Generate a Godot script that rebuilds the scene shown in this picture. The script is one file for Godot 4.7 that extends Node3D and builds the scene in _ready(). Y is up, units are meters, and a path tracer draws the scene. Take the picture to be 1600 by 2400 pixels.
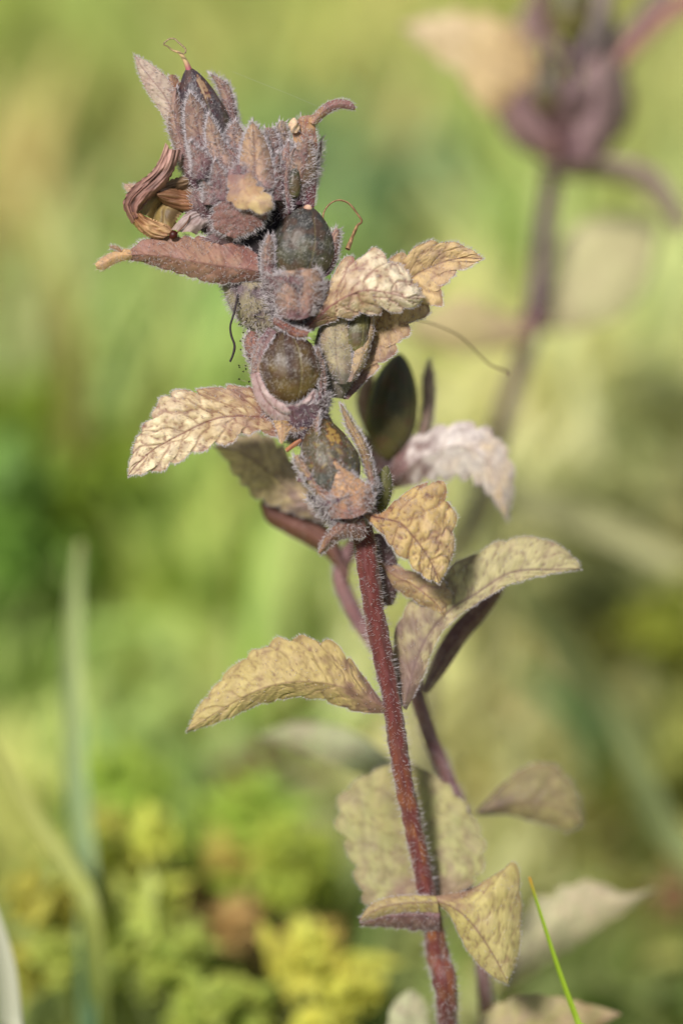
extends Node3D
# A withered alpine plant with hairy bracts and seed capsules, seen close up in a meadow.
# Shapes are laid out in a flat working frame (one unit = 0.05 mm, x right, y up, z towards the front) and turned into metres by commit().

const PX := 5e-5
const DIST := 0.5
const PITCH := 38.0
const FOCUS := Vector3(0, 0.115, 0)

var view: Basis
var rng := RandomNumberGenerator.new()
var cell := FastNoiseLite.new()
var soft := FastNoiseLite.new()
var fine := FastNoiseLite.new()
var M := {}


class Sh:
	var v := PackedVector3Array()
	var n := PackedVector3Array()
	var c := PackedColorArray()
	var i := PackedInt32Array()
	var le := PackedVector3Array()   # margin points and outward directions, for fringes
	var ld := PackedVector3Array()

	func normals():
		n = PackedVector3Array(); n.resize(v.size())
		for k in range(0, i.size(), 3):
			var a := i[k]; var b := i[k + 1]; var d := i[k + 2]
			var f := (v[d] - v[a]).cross(v[b] - v[a])
			n[a] += f; n[b] += f; n[d] += f
		for k in n.size():
			n[k] = n[k].normalized()

	func flip():
		for k in range(0, i.size(), 3):
			var t := i[k + 1]; i[k + 1] = i[k + 2]; i[k + 2] = t
		for k in n.size():
			n[k] = -n[k]

	func outward():
		normals()
		var m := Vector3.ZERO
		for p in v: m += p
		m /= maxi(v.size(), 1)
		var s := 0.0
		for k in v.size(): s += n[k].dot(v[k] - m)
		if s < 0.0: flip()

	func forward():
		normals()
		var s := 0.0
		for p in n: s += p.z
		if s < 0.0: flip()

	func grid(nu: int, nv: int, at: int):
		for a in nu:
			for b in nv:
				var p := at + a * (nv + 1) + b
				i.append_array(PackedInt32Array([p, p + nv + 1, p + 1, p + 1, p + nv + 1, p + nv + 2]))


func q(x: float, y: float, z := 0.0) -> Vector3:
	var s := (DIST / PX - z) / (DIST / PX)
	return Vector3((x - 800.0) * s, (1200.0 - y) * s, z)


func world(p: Vector3) -> Vector3:
	return FOCUS + view * (p * PX)


func lin(r: float, g: float, b: float) -> Color:
	return Color(r / 255.0, g / 255.0, b / 255.0).srgb_to_linear()


func commit(s: Sh, called: String, m: Material, parent: Node3D = self, stuff := false) -> MeshInstance3D:
	if s.n.size() != s.v.size(): s.normals()
	var off := Vector3.ZERO if parent == self else parent.global_position
	var t := Transform3D(view * PX, FOCUS - off)
	t.basis = Basis(view.x * PX, view.y * PX, view.z * PX)
	var arr := []
	arr.resize(Mesh.ARRAY_MAX)
	arr[Mesh.ARRAY_VERTEX] = t * s.v
	arr[Mesh.ARRAY_NORMAL] = Transform3D(view, Vector3.ZERO) * s.n
	if s.c.size() == s.v.size(): arr[Mesh.ARRAY_COLOR] = s.c
	arr[Mesh.ARRAY_INDEX] = s.i
	var mesh := ArrayMesh.new()
	mesh.add_surface_from_arrays(Mesh.PRIMITIVE_TRIANGLES, arr)
	mesh.surface_set_material(0, m)
	var o := MeshInstance3D.new()
	o.mesh = mesh
	o.name = called
	parent.add_child(o, true)
	if stuff: o.set_meta("kind", "stuff")
	return o


func thing(called: String, label: String, category: String, base: Vector3, group := "") -> Node3D:
	var o := Node3D.new()
	o.name = called
	add_child(o, true)
	o.position = base
	o.set_meta("label", label)
	o.set_meta("category", category)
	if group: o.set_meta("group", group)
	return o


func structure(o: Node, label: String, category: String):
	o.set_meta("kind", "structure"); o.set_meta("label", label); o.set_meta("category", category)


func mat(rough: float, back := 0.0, spec := 0.5, sheen := 0.0) -> StandardMaterial3D:
	var m := StandardMaterial3D.new()
	m.vertex_color_use_as_albedo = true
	m.roughness = rough
	m.metallic_specular = spec
	m.cull_mode = BaseMaterial3D.CULL_DISABLED
	if back > 0.0:
		m.backlight_enabled = true
		m.backlight = Color(back, back, back).linear_to_srgb()
	if sheen > 0.0:
		m.rim_enabled = true; m.rim = sheen; m.rim_tint = 0.3
	return m


# ---------------------------------------------------------------- curves
func spline(p: PackedVector3Array, n: int) -> PackedVector3Array:
	var dense := PackedVector3Array()
	var m := p.size()
	for k in m - 1:
		var a := p[maxi(k - 1, 0)]; var b := p[k]; var c := p[k + 1]; var d := p[mini(k + 2, m - 1)]
		for j in 14:
			dense.append(b.cubic_interpolate(c, a, d, j / 14.0))
	dense.append(p[m - 1])
	var acc := PackedFloat32Array([0.0])
	for k in range(1, dense.size()): acc.append(acc[k - 1] + dense[k].distance_to(dense[k - 1]))
	var out := PackedVector3Array()
	var at := 0
	for k in n + 1:
		var want := acc[acc.size() - 1] * k / n
		while at < dense.size() - 2 and acc[at + 1] < want: at += 1
		var seg := acc[at + 1] - acc[at]
		out.append(dense[at].lerp(dense[at + 1], 0.0 if seg < 1e-6 else clampf((want - acc[at]) / seg, 0, 1)))
	return out


func pts(flat: Array, z0: float, z1: float, arch := 0.0, side := 0.0) -> PackedVector3Array:
	var out := PackedVector3Array()
	var n := flat.size() / 2
	for k in n:
		var s := k / float(n - 1)
		out.append(q(flat[2 * k], flat[2 * k + 1], lerpf(z0, z1, s) + arch * sin(PI * s) + side * sqrt(maxf(0.0, sin(PI * s)))))
	return out


func pts3(flat: Array) -> PackedVector3Array:
	var out := PackedVector3Array()
	for k in range(0, flat.size(), 3): out.append(q(flat[k], flat[k + 1], flat[k + 2]))
	return out


# ---------------------------------------------------------------- leaf: left margin, midrib and right margin, from base to tip
# o: teeth, depth, step, relief, convex, base, gold, tip, vein (colours), cells, tipfrom
func leaf_shape(L: PackedVector3Array, mid: PackedVector3Array, Rr: PackedVector3Array, o := {}) -> Sh:
	var s := Sh.new()
	var step: float = o.get("step", 3.2)
	var len := 0.0
	for k in mid.size() - 1: len += mid[k].distance_to(mid[k + 1])
	var nu := clampi(int(len / step), 8, 190)
	var l := spline(L, nu); var m := spline(mid, nu); var r := spline(Rr, nu)
	var wide := 0.0
	for k in nu + 1: wide = maxf(wide, l[k].distance_to(m[k]) + r[k].distance_to(m[k]))
	var nh := clampi(int(wide / step / 2.0), 3, 60)
	var nv := nh * 2
	var teeth: float = o.get("teeth", 7.0)
	var depth: float = o.get("depth", 0.2)
	var relief: float = o.get("relief", 6.0) * 1.25
	var convex: float = o.get("convex", 0.08)
	var slant: float = o.get("slant", 0.16)
	var cbase: Color = o.get("base", lin(132, 98, 92))
	var cgold: Color = o.get("gold", lin(190, 158, 104))
	var ctip: Color = o.get("tip", lin(226, 205, 158))
	var cvein: Color = o.get("vein", lin(120, 76, 66))
	var bfrom: float = o.get("bfrom", 0.35)
	var tfrom: float = o.get("tipfrom", 0.55)
	var cs: float = o.get("cells", 1.0)
	var ridges: float = o.get("ridges", 0.0)
	var seedz := rng.randf_range(0, 5000)
	for a in nu + 1:
		var u := a / float(nu)
		var tan := (m[mini(a + 1, nu)] - m[maxi(a - 1, 0)]).normalized()
		var across := r[a] - l[a]
		var nrm := tan.cross(across).normalized()
		if nrm.z < 0.0: nrm = -nrm
		for b in nv + 1:
			var t := b / float(nh) - 1.0
			var at := absf(t)
			var e := r[a] if t > 0.0 else l[a]
			var half := e.distance_to(m[a])
			var side := 0.37 if t > 0.0 else 0.0
			var ph := (u - slant * at) * teeth + side + 0.3 * soft.get_noise_2d(u * len * 0.7 + seedz, t * half * 0.7)
			var fr := ph - floorf(ph)
			var env := smoothstep(0.06, 0.25, u) * (1.0 - 0.6 * smoothstep(0.8, 1.0, u))
			var uneven := 0.75 + 0.5 * soft.get_noise_2d(floorf(ph) * 53.0 + seedz, side * 100.0)
			var cut := depth * env * uneven * (1.0 - pow(maxf(0.0, sin(PI * pow(fr, 1.5))), 0.55))
			var te := at * (1.0 - cut * at * at)
			var p := m[a].lerp(e, te)
			# veins
			var dm := te * half
			var vm := exp(-pow(dm / (3.4 - 1.6 * u), 2.0))
			var dl := absf(fr - (0.0 if fr < 0.5 else 1.0)) / teeth * len
			var vl := exp(-pow(dl / 2.2, 2.0)) * smoothstep(0.0, 0.12, u) * 0.7
			var wx := u * len + 5.0 * soft.get_noise_2d(u * len * 2.0, te * half * 2.0 + seedz)
			var wy := te * half * signf(t) + 5.0 * soft.get_noise_2d(te * half * 2.0, u * len * 2.0 + seedz)
			var cd := cell.get_noise_2d(wx * cs + seedz, wy * cs) + 1.0
			var vc := exp(-pow(cd / 0.13, 2.0))
			var vv := clampf(maxf(vm, maxf(vl, vc)), 0, 1)
			var blister := clampf(minf(cd * 1.3, minf(dl / 11.0, 0.35 + dm / 14.0)), 0, 1)
			var h := relief * (pow(blister, 0.6) - 0.9) * smoothstep(0.0, 0.15, u) + convex * half * sin(PI * minf(te, 1.0)) + 1.2 * fine.get_noise_2d(wx * 3.0, wy * 3.0)
			if ridges > 0.0:
				var rw := sin(t * ridges + 5.0 * soft.get_noise_2d(u * 60.0, t * 40.0 + seedz) + u * 2.0) * 0.5 + 0.5
				rw = clampf(0.6 * rw + 0.4 * (0.5 + 0.5 * sin(t * ridges * 2.7 + 6.0 * soft.get_noise_2d(u * 80.0 + 300.0, t * 50.0 + seedz))) + 0.35 * soft.get_noise_2d(u * 160.0, t * 90.0 - seedz), 0, 1)
				h = relief * (rw - 0.5) + convex * half * sin(PI * te)
				vv = pow(1.0 - rw, 1.6)
			s.v.append(p + nrm * h)
			# the colour of the tissue
			var nz := soft.get_noise_2d(wx * 0.9 + 900.0, wy * 0.9 + seedz)
			var col := cbase.lerp(cgold, smoothstep(0.0, bfrom, u + 0.22 * nz - 0.04))
			col = col.lerp(ctip, clampf(smoothstep(tfrom - 0.3, tfrom + 0.3, u + 0.3 * nz) * (0.35 + 0.65 * blister), 0, 1))
			col = col.lerp(cvein, vv * float(o.get("veining", 0.8)))
			var sp := fine.get_noise_2d(wx * 5.0 + 77.0, wy * 5.0)
			if not o.has("mat"):
				col = col.lerp(Color(0.30, 0.205, 0.16), 0.55 * smoothstep(0.12, 0.5, soft.get_noise_2d(wx * 1.6 + 4000.0, wy * 1.6 - seedz)) * float(o.get("aged", 0.6)))
				col = col.lerp(Color(0.36, 0.2, 0.19), 0.26 * smoothstep(-0.05, 0.45, soft.get_noise_2d(wx * 0.6 - 2500.0, wy * 0.6 + seedz)) * minf(1.0, float(o.get("aged", 0.6)) + 0.3))
				col = col.lerp(Color(0.16, 0.07, 0.05), smoothstep(0.56, 0.64, fine.get_noise_2d(wx * 1.7 - 700.0, wy * 1.7 + seedz)) * 0.6)
			col = col * (1.0 + 0.16 * sp + 0.15 * nz)
			if not o.has("mat"):
				var gl := col.r * 0.35 + col.g * 0.5 + col.b * 0.15
				col = col.lerp(Color(gl * 1.04, gl, gl * 0.94), 0.08)
			if at > 0.94: col = col.lerp(cvein, float(o.get("rim", 0.35)))
			col.a = 1.0
			s.c.append(col)
			if (b == 0 or b == nv) and u > 0.05:
				s.le.append(p + nrm * h)
				s.ld.append(((e - m[a]).normalized() + tan * 0.7 + (tan * 1.5 if u > 0.95 else Vector3.ZERO)).normalized())
	s.grid(nu, nv, 0)
	s.forward()
	return s


func tube_shape(path: PackedVector3Array, radii: Array, sides: int, step: float, color: Callable, rough := 0.0) -> Sh:
	var s := Sh.new()
	var len := 0.0
	for k in path.size() - 1: len += path[k].distance_to(path[k + 1])
	var nu := clampi(int(len / step), 4, 260)
	var p := spline(path, nu)
	var nrm := Vector3(0.13, 0.2, 1.0)
	for a in nu + 1:
		var tan := (p[mini(a + 1, nu)] - p[maxi(a - 1, 0)]).normalized()
		nrm = (nrm - tan * nrm.dot(tan)).normalized()
		var bi := tan.cross(nrm)
		var u := a / float(nu)
		var f := u * (radii.size() - 1)
		var k := mini(int(f), radii.size() - 2)
		var r := lerpf(radii[k], radii[k + 1], f - k)
		for b in sides + 1:
			var an := TAU * b / sides
			var d := nrm * cos(an) + bi * sin(an)
			var rr := r * (1.0 + rough * soft.get_noise_3d(u * len * 1.5, cos(an) * 60.0, sin(an) * 60.0))
			s.v.append(p[a] + d * rr)
			s.c.append(color.call(u, an, p[a] + d * rr))
	s.grid(nu, sides, 0)
	s.outward()
	return s


# body of revolution about an axis: profile(h) gives the radius, squash thins it in depth
func round_shape(a: Vector3, b: Vector3, profile: Callable, squash: float, nu: int, nv: int, color: Callable, bend := Vector3.ZERO) -> Sh:
	var s := Sh.new()
	var ax := (b - a).normalized()
	var sx := ax.cross(Vector3(0, 0, 1)).normalized()
	var sz := sx.cross(ax).normalized()
	for k in nu + 1:
		var h := k / float(nu)
		for j in nv + 1:
			var an := TAU * j / nv
			var hh := h
			var r: float = profile.call(hh, an)
			var c := a.lerp(b, hh) + bend * sin(PI * hh)
			var p := c + (sx * cos(an) + sz * sin(an) * squash) * r
			s.v.append(p)
			s.c.append(color.call(h, an, p))
	s.grid(nu, nv, 0)
	s.outward()
	return s


# ---------------------------------------------------------------- hairs
func add_hair(s: Sh, p: Vector3, d: Vector3, len: float, rad: float, col: Color, curl := 0.22):
	var x := d.cross(Vector3(rng.randf() - 0.5, rng.randf() - 0.5, rng.randf() - 0.5)).normalized()
	var y := d.cross(x)
	var at := s.v.size()
	var m := p + d * len * 0.55
	var t := p + d * len + (x * rng.randf_range(-1, 1) + y * rng.randf_range(-1, 1) + Vector3(0, 0.25, 0)) * len * curl
	for k in 3:
		var w := x * cos(TAU * k / 3.0) + y * sin(TAU * k / 3.0)
		s.v.append(p - d * 0.8 + w * rad); s.n.append(w)
	for k in 3:
		var w := x * cos(TAU * k / 3.0) + y * sin(TAU * k / 3.0)
		s.v.append(m + w * rad * 0.8); s.n.append(w)
	s.v.append(t); s.n.append(d)
	for k in 7: s.c.append(col)
	for k in 3:
		var k2 := (k + 1) % 3
		s.i.append_array(PackedInt32Array([at + k, at + 3 + k, at + k2, at + k2, at + 3 + k, at + 3 + k2, at + 3 + k, at + 6, at + 3 + k2]))


func hair_on(src: Sh, n: int, len: float, rad: float, col: Color, lean := Vector3.ZERO, spread := 0.5, sheet := false, keep := -2.0) -> Sh:
	var s := Sh.new()
	var acc := PackedFloat32Array()
	var sum := 0.0
	for k in range(0, src.i.size(), 3):
		sum += (src.v[src.i[k + 1]] - src.v[src.i[k]]).cross(src.v[src.i[k + 2]] - src.v[src.i[k]]).length()
		acc.append(sum)
	for j in n:
		var k := mini(acc.bsearch(rng.randf() * sum), acc.size() - 1) * 3
		var a := rng.randf(); var b := rng.randf()
		if a + b > 1.0: a = 1.0 - a; b = 1.0 - b
		var i0 := src.i[k]; var i1 := src.i[k + 1]; var i2 := src.i[k + 2]
		var p := src.v[i0] + (src.v[i1] - src.v[i0]) * a + (src.v[i2] - src.v[i0]) * b
		var d := src.n[i0]
		if sheet and rng.randf() < 0.2: d = -d
		if d.z < keep: continue
		d = (d + Vector3(rng.randf_range(-1, 1), rng.randf_range(-1, 1), rng.randf_range(-1, 1)) * spread + lean).normalized()
		var br := rng.randf_range(0.75, 1.15)
		add_hair(s, p, d, len * rng.randf_range(0.45, 1.25), rad, Color(col.r * br, col.g * br, col.b * br))
	return s


func fringe(s: Sh, src: Sh, per: int, len: float, rad: float, col: Color):
	for k in src.le.size():
		for j in per:
			var d := (src.ld[k] + Vector3(rng.randf_range(-1, 1), rng.randf_range(-1, 1), rng.randf_range(-0.6, 1)) * 0.45).normalized()
			add_hair(s, src.le[k] + Vector3(rng.randf_range(-2, 2), rng.randf_range(-2, 2), 0), d, len * rng.randf_range(0.5, 1.2), rad, col)


# a leaf with its down, as a part of a plant
func leaf(parent: Node3D, called: String, L: PackedVector3Array, mid: PackedVector3Array, R: PackedVector3Array, o := {}) -> Sh:
	var s := leaf_shape(L, mid, R, o)
	var node := commit(s, called, o.get("mat", M.leaf), parent)
	if o.has("label"): node.set_meta("label", o.label)
	var n: int = o.get("hairs", 250)
	if n > 0:
		var col: Color = o.get("hair", M.hair)
		var h := hair_on(s, int(n * 0.62), float(o.get("hlen", 9.0)) * 0.8, float(o.get("hrad", 1.0)) * 0.48, col, Vector3(0, 0.2, 0), 0.7, true)
		if s.le.size(): fringe(h, s, o.get("fringe", 2), float(o.get("flen", 9.0)) * 0.85, float(o.get("hrad", 1.0)) * 0.58, col)
		commit(h, "hair", M.down, node, true)
	return s


func hairy(parent: Node3D, called: String, s: Sh, m: Material, n: int, len: float, rad := 1.3, lean := Vector3.ZERO, col := Color(), spread := 0.5) -> MeshInstance3D:
	var node := commit(s, called, m, parent)
	if n > 0:
		commit(hair_on(s, n, len * 0.85, rad * 0.48, M.hair if col == Color() else col, lean, spread, false, -0.6), "hair", M.down, node, true)
	return node


# seed capsule from its base to its beak
func capsule(parent: Node3D, base: Vector3, tip: Vector3, rad: float, o := {}) -> Sh:
	var seedz := rng.randf_range(0, 3000)
	var dark: Color = o.get("dark", lin(66, 60, 48))
	var low: Color = o.get("low", lin(112, 102, 58))
	var speck: float = o.get("speck", 0.5)
	var beak: float = o.get("beak", 0.6)
	var streak: float = o.get("streak", 0.0)
	var blotch: float = o.get("blotch", 0.0)
	var stripe: Array = o.get("stripe", [])
	var prof := func(h: float, an: float) -> float:
		var g := pow(maxf(0.0, sin(PI * pow(h, beak))), 0.62)
		var seam := 1.0 - 0.035 * exp(-pow((fposmod(an - 1.15, TAU) - 0.0) / 0.05, 2.0))
		return rad * g * seam * (1.0 + 0.045 * soft.get_noise_3d(h * 90.0 + seedz, cos(an) * 50.0, sin(an) * 50.0) + 0.02 * fine.get_noise_3d(h * 110.0 + seedz, cos(an) * 70.0, sin(an) * 70.0) - 0.012 * pow(0.5 + 0.5 * cos(an * 8.0 + seedz), 6.0) * sin(PI * h))
	var colr := func(h: float, an: float, p: Vector3) -> Color:
		var nz := soft.get_noise_3d(p.x * 0.8 + seedz, p.y * 0.8, p.z * 0.8)
		var c := low.lerp(dark, smoothstep(0.0, 0.75, h + 0.5 * nz))
		var sp := fine.get_noise_3d(p.x * 4.0 + seedz, p.y * 4.0, p.z * 4.0)
		var patch := soft.get_noise_3d(p.x * 1.4 - seedz, p.y * 1.4, p.z * 1.4) + 0.4 * exp(-pow((h - 0.55) / 0.2, 2.0))
		c = c.lerp(lin(205, 200, 196), speck * smoothstep(0.28, 0.55, sp + 0.45 * patch))
		var sp2 := fine.get_noise_3d(p.x * 9.0 - seedz, p.y * 9.0, p.z * 9.0)
		c = c.lerp(lin(190, 182, 165), speck * 0.9 * smoothstep(0.42, 0.6, sp2))
		c = c * (1.0 + 0.35 * sp)
		c = c.lerp(lin(84, 58, 44), 0.5 * smoothstep(0.0, 0.4, soft.get_noise_3d(p.x * 1.1 + 500.0, p.y * 1.1 + seedz, p.z)))
		if streak > 0.0: c = c.lerp(lin(112, 98, 66), streak * smoothstep(0.1, 0.6, soft.get_noise_2d(an * 110.0 + seedz, h * 30.0)))
		if blotch > 0.0:
			var bl := soft.get_noise_3d(p.x * 2.2 + seedz, p.y * 2.2 + 40.0, p.z * 2.2)
			c = c.lerp(lin(186, 160, 70), blotch * smoothstep(0.36, 0.42, bl)).lerp(lin(86, 22, 22), blotch * smoothstep(0.28, 0.32, bl) * (1.0 - smoothstep(0.36, 0.4, bl)))
		if stripe.size():
			var st := exp(-pow((an - stripe[0]) / stripe[3], 4.0)) * exp(-pow((h - stripe[1]) / stripe[2], 4.0)) + 0.9 * soft.get_noise_3d(p.x * 4.0 + seedz, p.y * 4.0, p.z * 4.0) - 0.1
			c = c.lerp(lin(92, 34, 30), 0.7 * smoothstep(0.2, 0.45, st)).lerp(stripe[4], 0.55 * smoothstep(0.42, 0.75, st))
		c = c.lerp(lin(128, 118, 72), 0.5 * exp(-pow(fposmod(an - 1.15, TAU) / 0.035, 2.0)))
		c.a = 1.0
		return c
	var n: int = o.get("n", 150)
	var s := round_shape(base, tip, prof, o.get("squash", 0.8), n * 6 / 10, n, colr)
	var node := commit(s, "capsule", M.capsule, parent)
	if o.has("label"): node.set_meta("label", o.label)
	if n > 100: commit(hair_on(s, int(rad * 2.2), 6.0, 0.5, M.hair, Vector3(0, 0.3, 0), 0.9, false, -0.3), "hair", M.down, node, true)
	return s


# cup of fused sepals: open at the top, four pointed lobes
func calyx(parent: Node3D, base: Vector3, mouth: Vector3, r: float, o := {}) -> Sh:
	var seedz := rng.randf_range(0, 3000)
	var cup: float = o.get("cup", 0.6)
	var phase: float = o.get("phase", 0.4)
	var lobes: Array = o.get("lobes", [1.0, 0.9, 1.0, 0.85])
	var flare: float = o.get("flare", 0.1)
	var sharp: float = o.get("sharp", 0.8)
	var ca: Color = o.get("low", lin(118, 88, 98))
	var cb: Color = o.get("high", lin(160, 124, 108))
	var cv: Color = o.get("vein", lin(92, 56, 62))
	var s := Sh.new()
	var ax := (mouth - base).normalized()
	var len := base.distance_to(mouth)
	var sx := ax.cross(Vector3(0, 0, 1)).normalized()
	var sz := sx.cross(ax).normalized()
	var nu: int = o.get("nu", 44)
	var nv: int = o.get("nv", 112)
	for k in nu + 1:
		for j in nv + 1:
			var an := TAU * j / nv
			var w := fposmod(an / TAU * 4.0 + phase, 4.0)
			var fr := w - floorf(w)
			var peak := pow(1.0 - absf(2.0 * fr - 1.0), sharp)
			var top: float = cup + (float(lobes[int(w) % 4]) - cup) * peak
			top += 0.02 * soft.get_noise_2d(an * 300.0, seedz)
			var h := k / float(nu) * top
			var rr := r * pow(clampf(h / 0.55, 0.0, 1.0), 0.5) * (1.0 + flare * maxf(0.0, h - 0.45) * 2.0)
			rr *= 1.0 - 0.35 * maxf(0.0, h - cup) * float(o.get("close", 1.0))
			rr *= 1.0 + 0.05 * soft.get_noise_3d(cos(an) * 60.0 + seedz, sin(an) * 60.0, h * 60.0)
			var rib := exp(-pow((fr - 0.5) / 0.06, 2.0))
			var d := sx * cos(an) + sz * sin(an)
			s.v.append(base + ax * h * len + d * (rr + 3.0 * rib))
			var p := s.v[s.v.size() - 1]
			var nz := soft.get_noise_3d(p.x + seedz, p.y, p.z)
			var c := ca.lerp(cb, smoothstep(0.1, 0.9, h + 0.5 * nz))
			c = c.lerp(cv, 0.6 * rib)
			c = c.lerp(cv, 0.5 * smoothstep(0.15, 0.5, fine.get_noise_2d(an * 90.0 + seedz, h * 60.0)))
			c = c * (1.0 + 0.35 * fine.get_noise_3d(p.x * 4.0, p.y * 4.0, p.z * 4.0))
			c.a = 1.0
			s.c.append(c)
			if k == nu:
				s.le.append(p); s.ld.append((d * 0.5 + ax + (sx * -sin(an) + sz * cos(an)) * (0.8 if fr < 0.5 else -0.8) * -1.0).normalized())
	s.grid(nu, nv, 0)
	s.outward()
	var node := commit(s, "calyx", o.get("mat", M.leaf), parent)
	if o.has("label"): node.set_meta("label", o.label)
	var n: int = o.get("hairs", 1200)
	if n > 0:
		var h := hair_on(s, n, float(o.get("hlen", 20.0)) * 0.85, float(o.get("hrad", 1.3)) * 0.48, M.hair, ax * 0.25 + Vector3(0, 0.1, 0), 0.55, false, -0.7)
		fringe(h, s, 2, o.get("flen", 14.0), 0.7, M.hair)
		commit(h, "hair", M.down, node, true)
	return s


func stem_color(a: Color, b: Color, c: Color) -> Callable:
	return func(u: float, an: float, p: Vector3) -> Color:
		var k := a.lerp(b, smoothstep(-0.3, 0.4, soft.get_noise_2d(p.y * 0.5, an * 12.0)))
		k = k.lerp(c, 0.55 * smoothstep(0.1, 0.5, fine.get_noise_3d(p.x * 3.0, p.y * 1.6, p.z * 3.0)))
		k.a = 1.0
		return k


func plain(c: Color, vary := 0.2) -> Callable:
	return func(_u: float, _an: float, p: Vector3) -> Color:
		var k := c * (1.0 + vary * 2.0 * fine.get_noise_3d(p.x * 3.0, p.y * 3.0, p.z * 3.0))
		k.a = 1.0
		return k


func ground_below(x: float, y: float, z: float) -> Vector3:
	var w := world(q(x, y, z))
	return Vector3(w.x, 0.0, w.z)


func _ready():
	view = Basis(Vector3.RIGHT, deg_to_rad(-PITCH))
	rng.seed = 4711
	cell.noise_type = FastNoiseLite.TYPE_CELLULAR
	cell.cellular_return_type = FastNoiseLite.RETURN_DISTANCE2_SUB
	cell.cellular_distance_function = FastNoiseLite.DISTANCE_EUCLIDEAN
	cell.frequency = 0.0195
	cell.seed = 5
	soft.frequency = 0.02; soft.fractal_octaves = 2; soft.seed = 11
	fine.frequency = 0.05; fine.fractal_octaves = 2; fine.seed = 23

	# camera, sky, sun, exposure
	var cam := Camera3D.new()
	cam.name = "camera"
	var lens := CameraAttributesPhysical.new()
	lens.frustum_focal_length = 100.0
	lens.frustum_focus_distance = DIST
	lens.exposure_aperture = 3.3
	lens.frustum_near = 0.05
	lens.frustum_far = 60.0
	cam.attributes = lens
	add_child(cam)
	cam.transform = Transform3D(view, FOCUS + view.z * DIST)
	cam.current = true
	var env := Environment.new()
	var sky := Sky.new()
	var sm := ProceduralSkyMaterial.new()
	sm.sky_top_color = Color(0.78, 0.84, 0.92)
	sm.sky_horizon_color = Color(0.86, 0.88, 0.9)
	sm.sky_curve = 0.2
	sm.ground_bottom_color = Color(0.2, 0.22, 0.12)
	sm.ground_horizon_color = Color(0.3, 0.32, 0.2)
	sm.sky_energy_multiplier = 0.42
	sky.sky_material = sm
	env.background_mode = Environment.BG_SKY
	env.sky = sky
	env.tonemap_mode = Environment.TONE_MAPPER_LINEAR
	env.tonemap_exposure = 2.95
	env.sdfgi_enabled = true; env.ssao_enabled = true; env.ssil_enabled = true
	var we := WorldEnvironment.new()
	we.name = "environment"
	we.environment = env
	add_child(we)
	var sun := DirectionalLight3D.new()
	sun.name = "sun"
	sun.light_energy = 0.5
	sun.light_color = Color(1.0, 0.98, 0.955)
	sun.light_angular_distance = 10.0
	sun.shadow_enabled = true
	sun.rotation_degrees = Vector3(-58, -38, 0)
	add_child(sun)

	M.leaf = mat(0.62, 0.25, 0.4, 0.25)
	M.capsule = mat(0.46, 0.0, 0.42)
	M.stem = mat(0.55, 0.0, 0.4, 0.5)
	M.down = mat(0.6, 0.5, 0.4)
	M.dry = mat(0.55, 0.15, 0.45)
	M.grass = mat(0.5, 0.7, 0.4)
	M.soil = mat(0.95)
	M.hair = lin(220, 210, 213)

	meadow()
	main_plant()
	second_plant()
	third_plant()
	near_blades()
	far_blades()
	clumps()


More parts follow.
